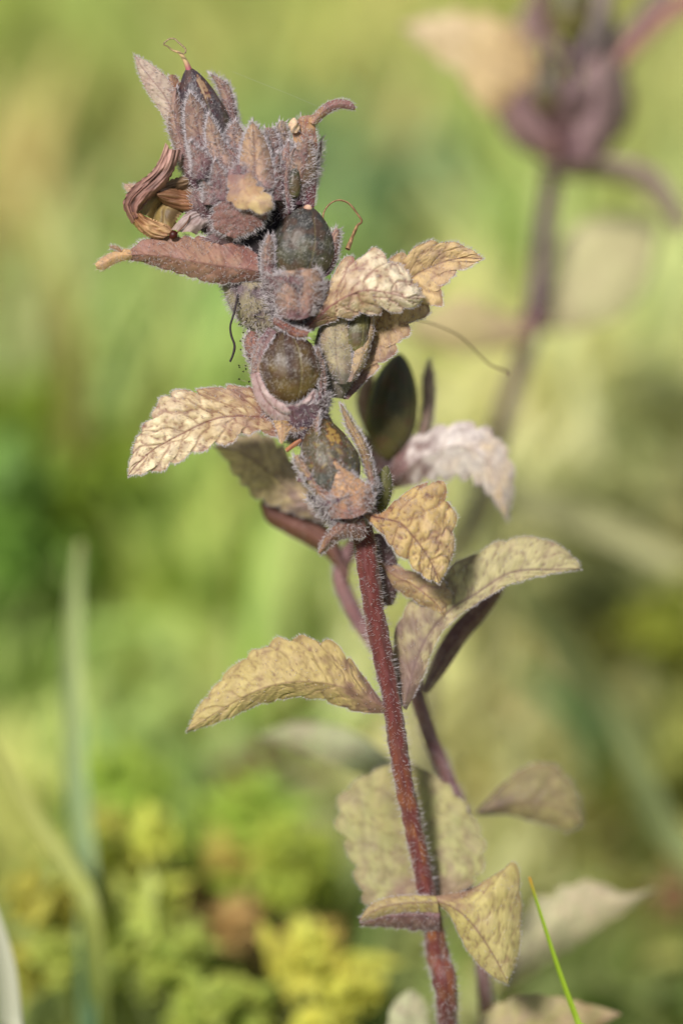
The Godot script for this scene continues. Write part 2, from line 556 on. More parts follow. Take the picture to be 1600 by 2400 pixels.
# ================================================================ the plant in focus
func main_plant():
	var P := thing("alpine_plant", "sharp brown alpine plant with hairy toothed bracts and dark round seed capsules", "plant", ground_below(1070, 2400, -220))
	var ground := P.position
	# stem
	var foot := (view.inverse() * (ground - FOCUS)) / PX
	var path := pts3([470, 300, -60, 520, 400, -70, 580, 540, -75, 645, 700, -80, 700, 860, -80, 760, 1010, -75, 815, 1140, -60, 850, 1250, -30, 868, 1380, -30, 893, 1520, -45, 919, 1655, -60, 935, 1770, -75, 966, 1930, -105, 1000, 2090, -135, 1025, 2240, -165, 1048, 2400, -190])
	path.append(foot)
	var st := tube_shape(path, [8, 18, 24, 26, 26, 26, 25, 23, 22, 22, 22, 28, 23, 22, 23, 22, 22, 22, 25], 28, 6.0, func(u: float, an: float, p: Vector3) -> Color:
		var k := lin(98, 46, 42).lerp(lin(128, 76, 42), smoothstep(-0.1, 0.4, soft.get_noise_2d(p.y * 0.6, an * 14.0)) * smoothstep(0.72, 0.56, u) * smoothstep(0.4, 0.52, u))
		k = k.lerp(lin(84, 44, 48), smoothstep(0.56, 0.75, u) * 0.8)
		k = k.lerp(lin(140, 92, 90), 0.3 * smoothstep(0.12, 0.5, fine.get_noise_3d(p.x * 3.0, p.y * 1.2, p.z * 3.0)))
		k = k.lerp(lin(70, 30, 34), 0.5 * pow(0.5 + 0.5 * sin(an * 5.0 + p.y * 0.01), 4.0))
		k.a = 1.0
		return k, 0.22)
	hairy(P, "stem", st, M.stem, 8500, 19.0, 0.75, Vector3(0, -0.05, 0), Color(), 0.28)

	var tan_o := {"teeth": 7.0, "depth": 0.26, "relief": 7.0, "step": 2.3}
	var pinkv := lin(112, 62, 70)
	# top left bract, pale
	leaf(P, "bract", pts([450, 400, 415, 340, 398, 300, 372, 255, 340, 205, 322, 160, 316, 129], -25, -5), pts([455, 400, 430, 320, 405, 262, 385, 222, 355, 185, 332, 155, 316, 129], -25, -5, 12), pts([470, 390, 445, 290, 425, 235, 412, 208, 388, 178, 352, 148, 316, 129], -25, -5),
		{"depth": 0.04, "relief": 2.0, "base": lin(128, 98, 108), "gold": lin(190, 166, 150), "tip": lin(196, 176, 158), "vein": pinkv, "tipfrom": 0.3, "veining": 0.6, "hairs": 500, "hlen": 12.0, "label": "pale pointed bract at the top left"})
	leaf(P, "bract", pts([410, 240, 396, 205, 392, 185, 398, 176], -20, -20), pts([425, 240, 412, 205, 405, 190, 402, 174], -12, -8), pts([440, 240, 428, 205, 420, 190, 412, 176], -20, -20), {"depth": 0.0, "relief": 2.0, "base": lin(150, 120, 110), "gold": lin(158, 110, 78), "tip": lin(188, 158, 130), "hairs": 120})
	# top capsule with its beak and style
	capsule(P, q(505, 380, -30), q(441, 158, -20), 58, {"dark": lin(58, 48, 56), "low": lin(78, 68, 66), "speck": 0.15, "beak": 0.72, "stripe": [0.95, 0.78, 0.15, 0.26, lin(176, 150, 116)]})
	var sty := tube_shape(pts3([446, 172, -20, 438, 150, -18, 432, 138, -16, 424, 127, -14, 417, 122, -12, 405, 118, -10, 392, 108, -8, 384, 104, -6, 388, 98, -5, 398, 91, -4, 409, 91, -2, 417, 98, 0, 425, 105, 2, 435, 115, 4, 434, 124, 6, 428, 126, 8, 416, 122, 10]), [9, 7, 5.5, 4.5, 2.5, 1.8, 1.8, 1.8, 2.0, 2.2, 2.0, 1.8, 1.6], 8, 2.5, func(u: float, _a: float, p: Vector3) -> Color: return lin(168, 96, 104).lerp(lin(208, 176, 132), smoothstep(0.05, 0.18, u)).lerp(lin(60, 54, 44), smoothstep(0.3, 0.45, u) * (0.6 + 0.6 * fine.get_noise_2d(u * 900.0, 0.0))))
	commit(sty, "style", M.dry, P)
	# calyx round the top capsule: lobes in front, to the left and behind on the right
	var mauve := {"depth": 0.0, "relief": 3.0, "teeth": 4.0, "base": lin(96, 66, 76), "gold": lin(134, 104, 102), "tip": lin(166, 136, 110), "vein": lin(84, 46, 56), "veining": 0.7, "hairs": 650, "hlen": 20.0, "hrad": 1.2, "flen": 17.0, "fringe": 3, "convex": 0.25}
	leaf(P, "calyx_lobe", pts([470, 440, 446, 370, 436, 310, 434, 255, 446, 216], 0, 25), pts([500, 430, 480, 360, 464, 300, 455, 255, 446, 216], 22, 35), pts([545, 410, 510, 350, 492, 300, 474, 250, 446, 216], 0, 25), mauve)
	leaf(P, "calyx_lobe", pts([470, 470, 425, 400, 405, 340, 392, 290, 400, 235, 412, 205], -30, -15), pts([475, 450, 440, 380, 420, 320, 410, 270, 412, 205], 5, 5), pts([480, 430, 450, 360, 432, 300, 426, 250, 412, 205], -10, -5), mauve)
	leaf(P, "calyx_lobe", pts([520, 350, 522, 290, 520, 245, 510, 205, 492, 172], -60, -45), pts([545, 350, 540, 290, 538, 240, 522, 200, 492, 172], -40, -40), pts([560, 350, 558, 300, 554, 255, 535, 198, 492, 172], -60, -45), mauve)
	calyx(P, q(540, 490, -45), q(470, 250, -35), 70, {"cup": 0.55, "lobes": [0.62, 0.6, 0.62, 0.6], "hairs": 1700, "low": lin(106, 80, 92), "high": lin(140, 112, 112)})
	# calyx lobes in the middle of the head
	leaf(P, "calyx_lobe", pts([510, 440, 490, 380, 484, 330, 483, 300, 490, 268], 25, 45), pts([545, 440, 520, 380, 505, 330, 496, 300, 490, 268], 45, 52), pts([590, 430, 556, 390, 530, 345, 512, 305, 490, 268], 25, 45), mauve.merged({"base": lin(138, 104, 108), "gold": lin(170, 138, 122)}, true))
	leaf(P, "calyx_lobe", pts([545, 390, 530, 350, 528, 320, 536, 300, 552, 282], 15, 20), pts([565, 390, 553, 350, 549, 320, 550, 300, 552, 282], 32, 28), pts([590, 390, 582, 350, 576, 320, 566, 300, 552, 282], 15, 20), mauve)
	leaf(P, "calyx_lobe", pts([560, 450, 560, 400, 566, 350, 576, 312, 591, 284], 45, 50), pts([600, 450, 598, 400, 596, 350, 594, 312, 591, 284], 70, 60), pts([645, 440, 640, 395, 628, 345, 612, 308, 591, 284], 45, 50), mauve.merged({"base": lin(162, 124, 122), "gold": lin(176, 142, 118), "tip": lin(176, 142, 104), "hairs": 420}, true))
	leaf(P, "calyx_lobe", pts([600, 400, 606, 360, 612, 330, 622, 300], 10, 10), pts([625, 400, 628, 360, 630, 330, 628, 298], 25, 18), pts([655, 400, 656, 360, 652, 325, 640, 300], 10, 10), mauve)
	leaf(P, "calyx_lobe", pts([630, 400, 634, 350, 640, 315, 656, 284], -15, -10), pts([655, 400, 655, 350, 655, 315, 660, 282], 5, -2), pts([680, 400, 680, 350, 676, 315, 670, 286], -15, -10), mauve.merged({"tip": lin(180, 160, 120)}, true))
	calyx(P, q(585, 530, -20), q(565, 330, 0), 74, {"cup": 0.5, "lobes": [0.7, 0.75, 0.7, 0.72], "hairs": 2000, "hlen": 22.0, "low": lin(104, 78, 90), "high": lin(146, 116, 116)})
	# right-hand calyx with a slit that shows its capsule
	calyx(P, q(668, 520, -35), q(700, 310, -35), 60, {"cup": 0.62, "lobes": [1.0, 0.95, 0.95, 0.9], "hairs": 1600, "phase": 0.75, "low": lin(120, 92, 92), "high": lin(158, 130, 110)})
	capsule(P, q(686, 466, 18), q(692, 372, 18), 17, {"dark": lin(58, 56, 44), "low": lin(84, 78, 46), "speck": 0.1, "n": 50})
	leaf(P, "calyx_lobe", pts([676, 500, 666, 450, 664, 410, 672, 375, 690, 345], 20, 22), pts([680, 500, 672, 450, 671, 410, 678, 375, 690, 345], 38, 30), pts([684, 500, 680, 450, 678, 410, 684, 380, 690, 345], 28, 26), mauve.merged({"hairs": 250}, true))
	# right bract with its curled tip
	leaf(P, "bract", pts([690, 500, 697, 450, 699, 400, 690, 350, 686, 310, 694, 285, 706, 272], -20, 0), pts([712, 500, 718, 450, 720, 400, 717, 350, 716, 315, 716, 290, 722, 270], -2, 6), pts([735, 495, 741, 440, 744, 390, 744, 350, 742, 315, 739, 290, 738, 268], -20, 0),
		{"depth": 0.1, "teeth": 4.0, "relief": 4.0, "base": lin(128, 72, 86), "gold": lin(150, 102, 92), "tip": lin(196, 158, 92), "vein": lin(120, 64, 70), "tipfrom": 0.7, "hairs": 700, "hlen": 16.0, "flen": 15.0})
	leaf(P, "bract_tip", pts([722, 285, 740, 262, 766, 240, 795, 232, 822, 238, 833, 252], 0, 0), pts([732, 290, 750, 268, 772, 250, 798, 243, 820, 247, 832, 254], 12, 8), pts([742, 292, 757, 276, 778, 261, 800, 254, 820, 257, 831, 258], 0, 0),
		{"depth": 0.0, "relief": 2.5, "base": lin(186, 146, 92), "gold": lin(140, 96, 90), "tip": lin(148, 108, 98), "vein": lin(104, 58, 62), "hairs": 260, "hlen": 9.0, "label": "narrow curled bract tip at the upper right"})
	hairy(P, "bud", round_shape(q(690, 312, 8), q(688, 276, 10), func(h: float, an: float) -> float: return 12.0 * sin(PI * (0.15 + 0.8 * h)) * (1.0 + 0.25 * sin(an * 3.0 + h * 7.0)), 1.0, 12, 18, plain(lin(216, 184, 150))), M.leaf, 60, 8.0, 1.0)
	# front bract: pale tip, red-brown underside
	leaf(P, "bract", pts([535, 410, 530, 450, 532, 470, 545, 484, 562, 490, 588, 496, 616, 502, 640, 488], 60, 110), pts([570, 410, 572, 440, 580, 455, 595, 465, 615, 474, 636, 486], 85, 125), pts([600, 400, 602, 420, 610, 432, 626, 448, 640, 468, 640, 488], 60, 108),
		{"depth": 0.3, "teeth": 4.0, "relief": 3.5, "cells": 0.6, "veining": 0.5, "base": lin(150, 116, 108), "gold": lin(186, 150, 104), "tip": lin(228, 206, 152), "tipfrom": 0.62, "vein": lin(150, 100, 92), "hairs": 160, "label": "small bract with a cream tip facing the front"})
	leaf(P, "bract", pts([528, 470, 508, 478, 494, 500, 494, 520, 505, 540, 530, 552], 66, 52), pts([565, 478, 560, 496, 556, 512, 552, 528, 546, 542, 540, 556], 74, 56), pts([632, 486, 628, 508, 618, 526, 600, 540, 575, 552, 550, 560], 66, 50),
		{"depth": 0.22, "teeth": 5.0, "convex": 0.04, "relief": 5.0, "veining": 0.5, "base": lin(112, 78, 76), "gold": lin(128, 88, 80), "tip": lin(140, 100, 92), "vein": lin(90, 54, 54), "hairs": 700, "hlen": 11.0, "flen": 17.0, "fringe": 3, "bfrom": 0.2})
	# further lobes that fill the head
	for f in [[470, 420, 448, 330, 60], [520, 470, 505, 375, 62], [640, 470, 650, 360, 44], [610, 470, 590, 400, 72], [556, 440, 530, 335, 40], [660, 440, 676, 330, 30], [500, 480, 478, 420, 55], [690, 480, 716, 400, 10]]:
		var w := rng.randf_range(20, 28)
		var lean := rng.randf_range(-8, 8)
		leaf(P, "calyx_lobe", pts([f[0] - w, f[1], f[0] - w * 1.1 + lean, lerpf(f[1], f[3], 0.5), f[2] - 4, f[3] + 8, f[2], f[3]], f[4] - 20, f[4] - 6), pts([f[0], f[1], f[0] + lean, lerpf(f[1], f[3], 0.5), f[2], f[3] + 10, f[2], f[3]], f[4], f[4]), pts([f[0] + w, f[1], f[0] + w * 1.1 + lean, lerpf(f[1], f[3], 0.5), f[2] + 6, f[3] + 8, f[2], f[3]], f[4] - 20, f[4] - 6),
			mauve.merged({"base": lin(80, 54, 64), "gold": lin(122, 90, 92), "tip": lin(156, 122, 106), "hairs": 420, "hlen": 18.0}, true))

	# more hairy tissue inside the head
	calyx(P, q(560, 650, -60), q(490, 480, -50), 84, {"cup": 0.55, "lobes": [0.7, 0.65, 0.7, 0.65], "hairs": 1200, "hlen": 20.0, "low": lin(96, 78, 80), "high": lin(136, 112, 112)})
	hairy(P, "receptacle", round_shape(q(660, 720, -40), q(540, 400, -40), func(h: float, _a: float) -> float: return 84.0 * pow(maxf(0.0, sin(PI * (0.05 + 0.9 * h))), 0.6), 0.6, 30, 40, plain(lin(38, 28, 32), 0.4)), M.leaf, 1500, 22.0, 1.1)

	calyx(P, q(520, 560, -25), q(450, 425, -25), 46, {"cup": 0.6, "lobes": [0.9, 0.85, 0.9, 0.85], "hairs": 700, "hlen": 18.0, "low": lin(84, 64, 70), "high": lin(140, 116, 112), "nu": 26, "nv": 64})
	# withered flower
	var dry := {"depth": 0.14, "teeth": 13.0, "relief": 8.0, "ridges": 11.0, "convex": 0.35, "base": lin(196, 154, 142), "gold": lin(158, 114, 102), "tip": lin(140, 98, 80), "vein": lin(64, 40, 38), "hairs": 0, "mat": M.dry, "bfrom": 0.6, "tipfrom": 0.9, "step": 2.4, "rim": 0.1}
	var W := leaf(P, "withered_flower", pts([388, 334, 374, 372, 352, 404, 318, 430, 294, 458, 288, 482, 299, 508, 310, 526], 20, 25), pts([398, 350, 385, 392, 356, 425, 326, 452, 308, 475, 308, 492, 312, 502, 316, 512], 45, 40), pts([424, 352, 410, 398, 386, 438, 350, 470, 330, 494, 322, 498, 324, 502, 326, 506], 15, 18), dry)
	leaf(P, "withered_flower_lip", pts([300, 500, 312, 525, 334, 548, 360, 560, 378, 562], 22, 15), pts([312, 498, 330, 520, 354, 536, 378, 546, 396, 550], 40, 30), pts([326, 496, 345, 508, 372, 518, 396, 528, 408, 540], 18, 12), dry.merged({"base": lin(176, 128, 88), "gold": lin(200, 162, 118), "tip": lin(140, 100, 96), "vein": lin(120, 78, 56), "ridges": 12.0}, true))
	leaf(P, "withered_throat", pts([366, 450, 392, 440, 430, 446, 490, 458], 4, -12), pts([368, 458, 400, 464, 435, 472, 490, 476], 26, 8), pts([372, 468, 400, 488, 440, 500, 490, 506], 4, -12), dry.merged({"base": lin(120, 88, 62), "gold": lin(148, 104, 74), "tip": lin(130, 88, 66), "vein": lin(92, 50, 34), "ridges": 18.0, "relief": 4.0}, true))
	leaf(P, "withered_petal", pts([326, 500, 340, 470, 365, 440, 400, 420, 440, 410], -5, -20), pts([360, 515, 372, 485, 395, 462, 420, 450, 455, 440], -18, -30), pts([410, 540, 415, 520, 430, 500, 450, 490, 475, 480], -5, -20), dry.merged({"base": lin(150, 128, 78), "gold": lin(132, 106, 80), "tip": lin(120, 98, 72), "vein": lin(92, 70, 48), "ridges": 6.0, "relief": 4.0}, true))
	leaf(P, "withered_petal", pts([400, 540, 420, 515, 445, 495, 480, 490], 15, 0), pts([425, 545, 440, 525, 460, 510, 490, 505], 25, 5), pts([460, 550, 470, 540, 485, 530, 500, 525], 15, 0), dry.merged({"base": lin(170, 150, 140), "gold": lin(180, 162, 160), "tip": lin(150, 126, 124), "vein": lin(124, 98, 92), "ridges": 7.0, "relief": 3.0}, true))
	commit(round_shape(q(400, 560, 34), q(413, 541, 34), func(h: float, _a: float) -> float: return 10.0 * sqrt(maxf(0.0, sin(PI * h))), 0.9, 10, 14, plain(lin(62, 18, 12))), "seed", M.capsule, P)
	commit(tube_shape(pts3([412, 548, 34, 426, 535, 32, 438, 522, 26, 446, 505, 20]), [2.0, 1.6, 1.4], 6, 5.0, plain(lin(120, 84, 66))), "style", M.dry, P)
	leaf(P, "bract", pts([330, 470, 305, 455, 292, 440, 292, 430], -40, -45), pts([340, 460, 318, 446, 303, 436, 296, 430], -32, -40), pts([350, 450, 328, 436, 312, 430, 302, 430], -40, -45), {"depth": 0.0, "relief": 2.0, "base": lin(200, 160, 130), "gold": lin(205, 168, 138), "tip": lin(214, 180, 150), "hairs": 90})

	# left bract, boat shaped, with a finger-like tip
	leaf(P, "bract", pts([604, 596, 560, 570, 494, 555, 438, 552, 400, 552, 360, 554, 330, 564, 304, 587], 20, 10), pts([606, 636, 560, 628, 505, 622, 450, 612, 400, 602, 350, 598, 325, 597, 304, 598], 40, 22, 12), pts([612, 656, 558, 662, 505, 666, 438, 648, 395, 635, 371, 628, 340, 617, 304, 610], 10, 8),
		{"depth": 0.16, "teeth": 9.0, "relief": 5.0, "convex": 0.06, "base": lin(140, 92, 80), "gold": lin(158, 118, 94), "tip": lin(142, 98, 88), "vein": lin(108, 64, 66), "tipfrom": 0.6, "veining": 0.7, "hairs": 900, "hlen": 10.0, "flen": 14.0, "label": "boat shaped russet bract at the left"})
	leaf(P, "bract_tip", pts([310, 586, 285, 584, 262, 592, 240, 604, 224, 618], 8, 18), pts([310, 598, 285, 598, 262, 606, 242, 618, 225, 624], 22, 26), pts([310, 608, 288, 611, 265, 620, 244, 632, 228, 630], 8, 18), {"depth": 0.0, "relief": 1.5, "base": lin(196, 152, 104), "gold": lin(212, 170, 116), "tip": lin(216, 176, 126), "vein": lin(180, 134, 92), "hairs": 320, "hlen": 8.0, "hair": lin(226, 208, 190)})
	leaf(P, "bract_tip", pts([282, 592, 270, 584, 258, 582], 15, 20), pts([284, 590, 272, 580, 257, 578], 20, 22), pts([288, 588, 276, 577, 260, 574], 15, 20), {"depth": 0.0, "relief": 1.0, "base": lin(204, 160, 108), "gold": lin(214, 172, 118), "tip": lin(218, 180, 136), "hairs": 60, "hlen": 7.0})
	# pale speckled receptacle below it
	hairy(P, "receptacle", round_shape(q(660, 790, -50), q(540, 600, -40), func(h: float, _a: float) -> float: return 66.0 * pow(maxf(0.0, sin(PI * (0.08 + 0.84 * h))), 0.7), 0.8, 30, 48, func(_h: float, _a: float, p: Vector3) -> Color:
		var nz := soft.get_noise_3d(p.x, p.y, p.z)
		var c := lin(150, 138, 112).lerp(lin(112, 96, 100), smoothstep(-0.1, 0.4, nz))
		return c.lerp(lin(48, 36, 40), smoothstep(0.3, 0.45, fine.get_noise_3d(p.x * 3.0, p.y * 3.0, p.z * 3.0)))), M.leaf, 2000, 18.0, 1.1)

	# second capsule and its calyx
	capsule(P, q(692, 690, 22), q(722, 482, 14), 74, {"dark": lin(56, 54, 52), "low": lin(80, 78, 54), "speck": 0.16, "beak": 1.05, "squash": 0.72, "label": "dark grey capsule above the toothed right bract"})
	commit(round_shape(q(718, 496, 22), q(726, 480, 26), func(h: float, _a: float) -> float: return 12.0 * sqrt(maxf(0.0, 1.0 - h * h)), 0.8, 8, 12, func(h: float, _a: float, _p: Vector3) -> Color: return lin(120, 50, 44).lerp(lin(226, 190, 160), h)), "beak", M.dry, P)
	leaf(P, "calyx_lobe", pts([650, 690, 618, 650, 612, 610, 616, 580, 628, 550], 30, 58), pts([660, 680, 634, 645, 626, 605, 628, 578, 632, 550], 56, 70), pts([670, 670, 646, 640, 642, 605, 642, 580, 638, 552], 40, 60), mauve.merged({"hairs": 520, "hlen": 22.0}, true))
	leaf(P, "calyx_lobe", pts([735, 660, 752, 620, 762, 580, 768, 555, 788, 534], 10, 20), pts([760, 650, 770, 612, 776, 580, 780, 556, 792, 536], 20, 26), pts([775, 640, 790, 605, 794, 578, 796, 556, 796, 538], 5, 16), mauve.merged({"hairs": 480, "hlen": 17.0, "gold": lin(136, 92, 96)}, true))
	leaf(P, "calyx_lobe", pts([655, 745, 645, 705, 648, 670, 655, 645, 668, 634], 40, 82), pts([700, 750, 700, 705, 700, 670, 702, 645, 705, 628], 75, 92), pts([745, 735, 757, 700, 757, 670, 752, 645, 740, 628], 40, 82), mauve.merged({"teeth": 5.0, "hairs": 900, "hlen": 22.0, "base": lin(112, 80, 84), "gold": lin(164, 126, 108), "tip": lin(180, 146, 122), "convex": 0.35}, true))
	calyx(P, q(675, 780, -10), q(712, 560, 15), 86, {"cup": 0.56, "lobes": [0.6, 0.62, 0.6, 0.6], "hairs": 1800, "hlen": 22.0, "low": lin(92, 74, 80), "high": lin(132, 104, 102)})

	# big toothed bract on the right
	leaf(P, "bract", pts([700, 785, 735, 712, 770, 648, 800, 610, 832, 583, 872, 578, 908, 594, 948, 628, 980, 668, 993, 697], 10, 45, 20, -10), pts([708, 780, 748, 738, 800, 700, 855, 680, 910, 686, 958, 698, 993, 697], 30, 55, 45), pts([715, 786, 752, 762, 800, 750, 850, 745, 900, 735, 952, 730, 982, 714, 993, 697], 15, 45, 20, 0),
		tan_o.merged({"teeth": 5.5, "depth": 0.42, "base": lin(120, 80, 84), "gold": lin(182, 152, 112), "tip": lin(246, 232, 202), "vein": lin(122, 62, 66), "tipfrom": 0.55, "bfrom": 0.3, "cells": 1.25, "veining": 0.95, "relief": 9.0, "hairs": 420, "label": "golden bract with a cream blistered tip on the right"}, true))
	# the bract behind it
	leaf(P, "bract", pts([795, 930, 812, 800, 850, 700, 900, 620, 936, 590, 986, 572, 1028, 558, 1092, 577, 1132, 606], -50, -5, 0, 12), pts([806, 936, 838, 850, 868, 790, 905, 715, 960, 655, 1010, 625, 1070, 606, 1132, 606], -50, -5, -10), pts([816, 936, 866, 884, 900, 856, 940, 812, 962, 780, 992, 746, 1032, 722, 1046, 684, 1060, 650, 1092, 630, 1132, 606], -40, -5, 0, 14),
		tan_o.merged({"teeth": 8.0, "depth": 0.36, "base": lin(128, 96, 98), "gold": lin(176, 146, 106), "tip": lin(212, 180, 126), "vein": lin(110, 72, 56), "hairs": 700, "label": "long toothed bract pointing to the right behind the cream tipped one"}, true))
	# papery calyx with a hole
	leaf(P, "calyx_lobe", pts([795, 900, 765, 870, 752, 820, 752, 770, 765, 728], 0, 0), pts([800, 900, 790, 860, 786, 820, 786, 770, 792, 728], 30, 12), pts([812, 900, 822, 870, 822, 830, 815, 780, 815, 728], 20, 10), {"depth": 0.0, "relief": 3.0, "teeth": 4.0, "base": lin(112, 106, 92), "gold": lin(160, 148, 116), "tip": lin(168, 152, 112), "vein": lin(104, 82, 70), "veining": 0.55, "hairs": 420, "hlen": 13.0, "convex": 0.15})
	leaf(P, "calyx_lobe", pts([812, 895, 820, 865, 830, 830, 838, 800, 850, 793], 18, 8), pts([822, 895, 840, 860, 852, 825, 858, 800, 862, 785], 22, 10), pts([832, 890, 856, 850, 868, 810, 876, 775, 872, 735], 0, -5), {"depth": 0.0, "relief": 3.0, "teeth": 4.0, "base": lin(140, 116, 96), "gold": lin(178, 152, 110), "tip": lin(176, 146, 112), "vein": lin(120, 92, 76), "veining": 0.5, "hairs": 320, "hlen": 11.0})
	capsule(P, q(832, 830, -8), q(846, 700, -8), 34, {"dark": lin(66, 62, 46), "low": lin(110, 104, 58), "speck": 0.1, "n": 70})
	hairy(P, "calyx", round_shape(q(775, 930, -45), q(810, 720, -45), func(h: float, _a: float) -> float: return 58.0 * pow(maxf(0.0, sin(PI * (0.1 + 0.75 * h))), 0.6), 0.7, 26, 48, plain(lin(126, 116, 104))), M.leaf, 900, 14.0, 1.1)

	# round capsule in the middle
	capsule(P, q(684, 954, 35), q(668, 772, 20), 79, {"dark": lin(62, 44, 38), "low": lin(104, 84, 46), "speck": 0.22, "streak": 0.25, "beak": 0.95, "squash": 0.75, "n": 190, "label": "round speckled capsule in the middle"})
	leaf(P, "calyx_lobe", pts([618, 900, 590, 860, 576, 825, 573, 795, 585, 776], -5, 10), pts([625, 890, 608, 850, 594, 820, 590, 795, 592, 776], 15, 22), pts([640, 880, 626, 845, 616, 815, 608, 795, 600, 778], 0, 12), mauve.merged({"base": lin(128, 86, 80), "gold": lin(146, 98, 84), "tip": lin(150, 108, 94), "hairs": 520, "hlen": 16.0}, true))
	leaf(P, "calyx_cup", pts([594, 876, 600, 925, 622, 966, 660, 992, 700, 988, 730, 962, 744, 918], 20, 25), pts([600, 874, 612, 918, 634, 950, 668, 972, 702, 966, 726, 944, 740, 915], 62, 50, 10), pts([606, 872, 624, 912, 648, 938, 682, 950, 706, 942, 724, 926, 736, 912], 74, 50, 14), mauve.merged({"base": lin(186, 154, 154), "gold": lin(200, 174, 172), "tip": lin(196, 166, 160), "vein": lin(112, 48, 56), "veining": 0.8, "hairs": 90, "hlen": 10.0, "flen": 9.0, "fringe": 1, "teeth": 3.0, "cells": 1.1}, true))
	calyx(P, q(715, 1045, -20), q(675, 850, 10), 84, {"cup": 0.5, "lobes": [0.55, 0.55, 0.55, 0.55], "hairs": 1100, "low": lin(98, 76, 92), "high": lin(150, 116, 124)})
	# dried stigma end draped over it
	leaf(P, "calyx_lobe", pts([640, 760, 665, 775, 690, 790, 720, 790], 45, 60), pts([640, 750, 668, 768, 694, 780, 722, 782], 52, 66), pts([645, 742, 672, 757, 700, 770, 724, 776], 45, 58), mauve.merged({"gold": lin(120, 60, 44), "hairs": 120, "base": lin(146, 112, 100), "tip": lin(176, 134, 110)}, true))
	leaf(P, "calyx_lobe", pts([630, 770, 606, 800, 592, 840, 590, 880, 602, 915], 10, 30), pts([638, 772, 614, 805, 602, 842, 600, 880, 608, 915], 36, 52), pts([648, 778, 624, 812, 612, 846, 609, 882, 613, 915], 52, 60), mauve.merged({"hairs": 420, "hlen": 15.0, "flen": 16.0}, true))
	leaf(P, "calyx_lobe", pts([752, 985, 762, 940, 764, 890, 758, 850, 744, 815], 10, 20), pts([744, 975, 755, 930, 757, 885, 752, 850, 742, 815], 38, 40), pts([736, 965, 746, 925, 750, 885, 747, 852, 740, 818], 50, 48), mauve.merged({"hairs": 420, "hlen": 15.0, "flen": 16.0}, true))
	leaf(P, "calyx_lobe", pts([700, 1130, 706, 1080, 716, 1030, 728, 995, 742, 968], 20, 26), pts([716, 1130, 720, 1080, 728, 1032, 737, 998, 744, 968], 62, 44), pts([730, 1125, 734, 1080, 740, 1036, 745, 1000, 747, 968], 84, 52), mauve.merged({"hairs": 380, "hlen": 14.0}, true))
	# sticky glands on long stalks at its left
	var glands := Sh.new()
	for k in 70:
		var p := q(560 + rng.randf_range(0, 55), 712 + rng.randf_range(0, 190), rng.randf_range(-25, 20))
		var d := Vector3(-1.0, rng.randf_range(-0.5, 0.6), rng.randf_range(-0.5, 0.6)).normalized()
		var from := p + Vector3(rng.randf_range(14, 34), rng.randf_range(-8, 8), 0)
		add_hair(glands, from, (p - from).normalized(), p.distance_to(from), 0.7, lin(176, 166, 140), 0.05)
		for j in 3:
			add_hair(glands, p, Vector3(rng.randf_range(-1, 1), rng.randf_range(-1, 1), rng.randf_range(-1, 1)).normalized(), 3.4, 1.7, lin(52, 40, 34), 0.0)
	commit(glands, "gland_hairs", M.down, P, true)

	# long left bract
	leaf(P, "bract", pts([640, 935, 585, 905, 537, 900, 482, 908, 433, 910, 386, 920, 362, 956, 334, 994, 313, 1044, 297, 1112], -5, 20, 0, 5), pts([690, 985, 620, 976, 545, 974, 490, 985, 433, 1012, 390, 1035, 350, 1060, 297, 1112], 20, 26, 12), pts([722, 1005, 660, 1024, 600, 1014, 548, 1036, 490, 1052, 445, 1070, 402, 1092, 360, 1110, 297, 1112], 35, 26, 10, 10),
		tan_o.merged({"teeth": 8.0, "depth": 0.28, "base": lin(142, 104, 92), "gold": lin(184, 154, 108), "tip": lin(244, 228, 190), "vein": lin(112, 60, 50), "tipfrom": 0.46, "cells": 1.25, "veining": 0.95, "relief": 8.0, "hairs": 800, "hlen": 8.0, "label": "long golden bract with a cream tip at the left"}, true))
	leaf(P, "bract_tooth", pts([640, 985, 648, 1010, 655, 1035], 48, 56), pts([660, 985, 662, 1010, 660, 1042], 60, 60), pts([684, 985, 680, 1008, 668, 1030], 48, 56), {"depth": 0.1, "relief": 4.0, "base": lin(196, 158, 104), "gold": lin(206, 168, 116), "tip": lin(216, 184, 136), "vein": lin(128, 84, 64), "hairs": 110})
	leaf(P, "bract_tooth", pts([668, 980, 695, 985, 716, 998], 48, 40), pts([670, 995, 695, 1000, 722, 1003], 56, 46), pts([672, 1010, 695, 1014, 716, 1008], 48, 40), {"depth": 0.1, "relief": 4.0, "base": lin(190, 146, 92), "gold": lin(184, 142, 96), "tip": lin(170, 128, 98), "vein": lin(128, 84, 64), "hairs": 130})

	# lower capsule, blotched, and its calyx
	capsule(P, q(790, 1165, 45), q(746, 978, 25), 71, {"dark": lin(74, 64, 40), "low": lin(78, 78, 74), "speck": 0.15, "beak": 0.72, "blotch": 0.2, "stripe": [1.1, 0.72, 0.13, 0.32, lin(172, 146, 74)], "n": 170, "label": "olive capsule with yellow blotches"})
	leaf(P, "calyx_lobe", pts([872, 1170, 858, 1110, 838, 1050, 812, 1000, 797, 948], 30, 20), pts([878, 1165, 868, 1105, 848, 1045, 820, 995, 798, 946], 48, 30), pts([884, 1160, 876, 1100, 858, 1040, 828, 990, 801, 948], 30, 20), mauve.merged({"base": lin(150, 116, 92), "gold": lin(150, 124, 84), "tip": lin(196, 164, 120), "hairs": 380, "hlen": 15.0}, true))
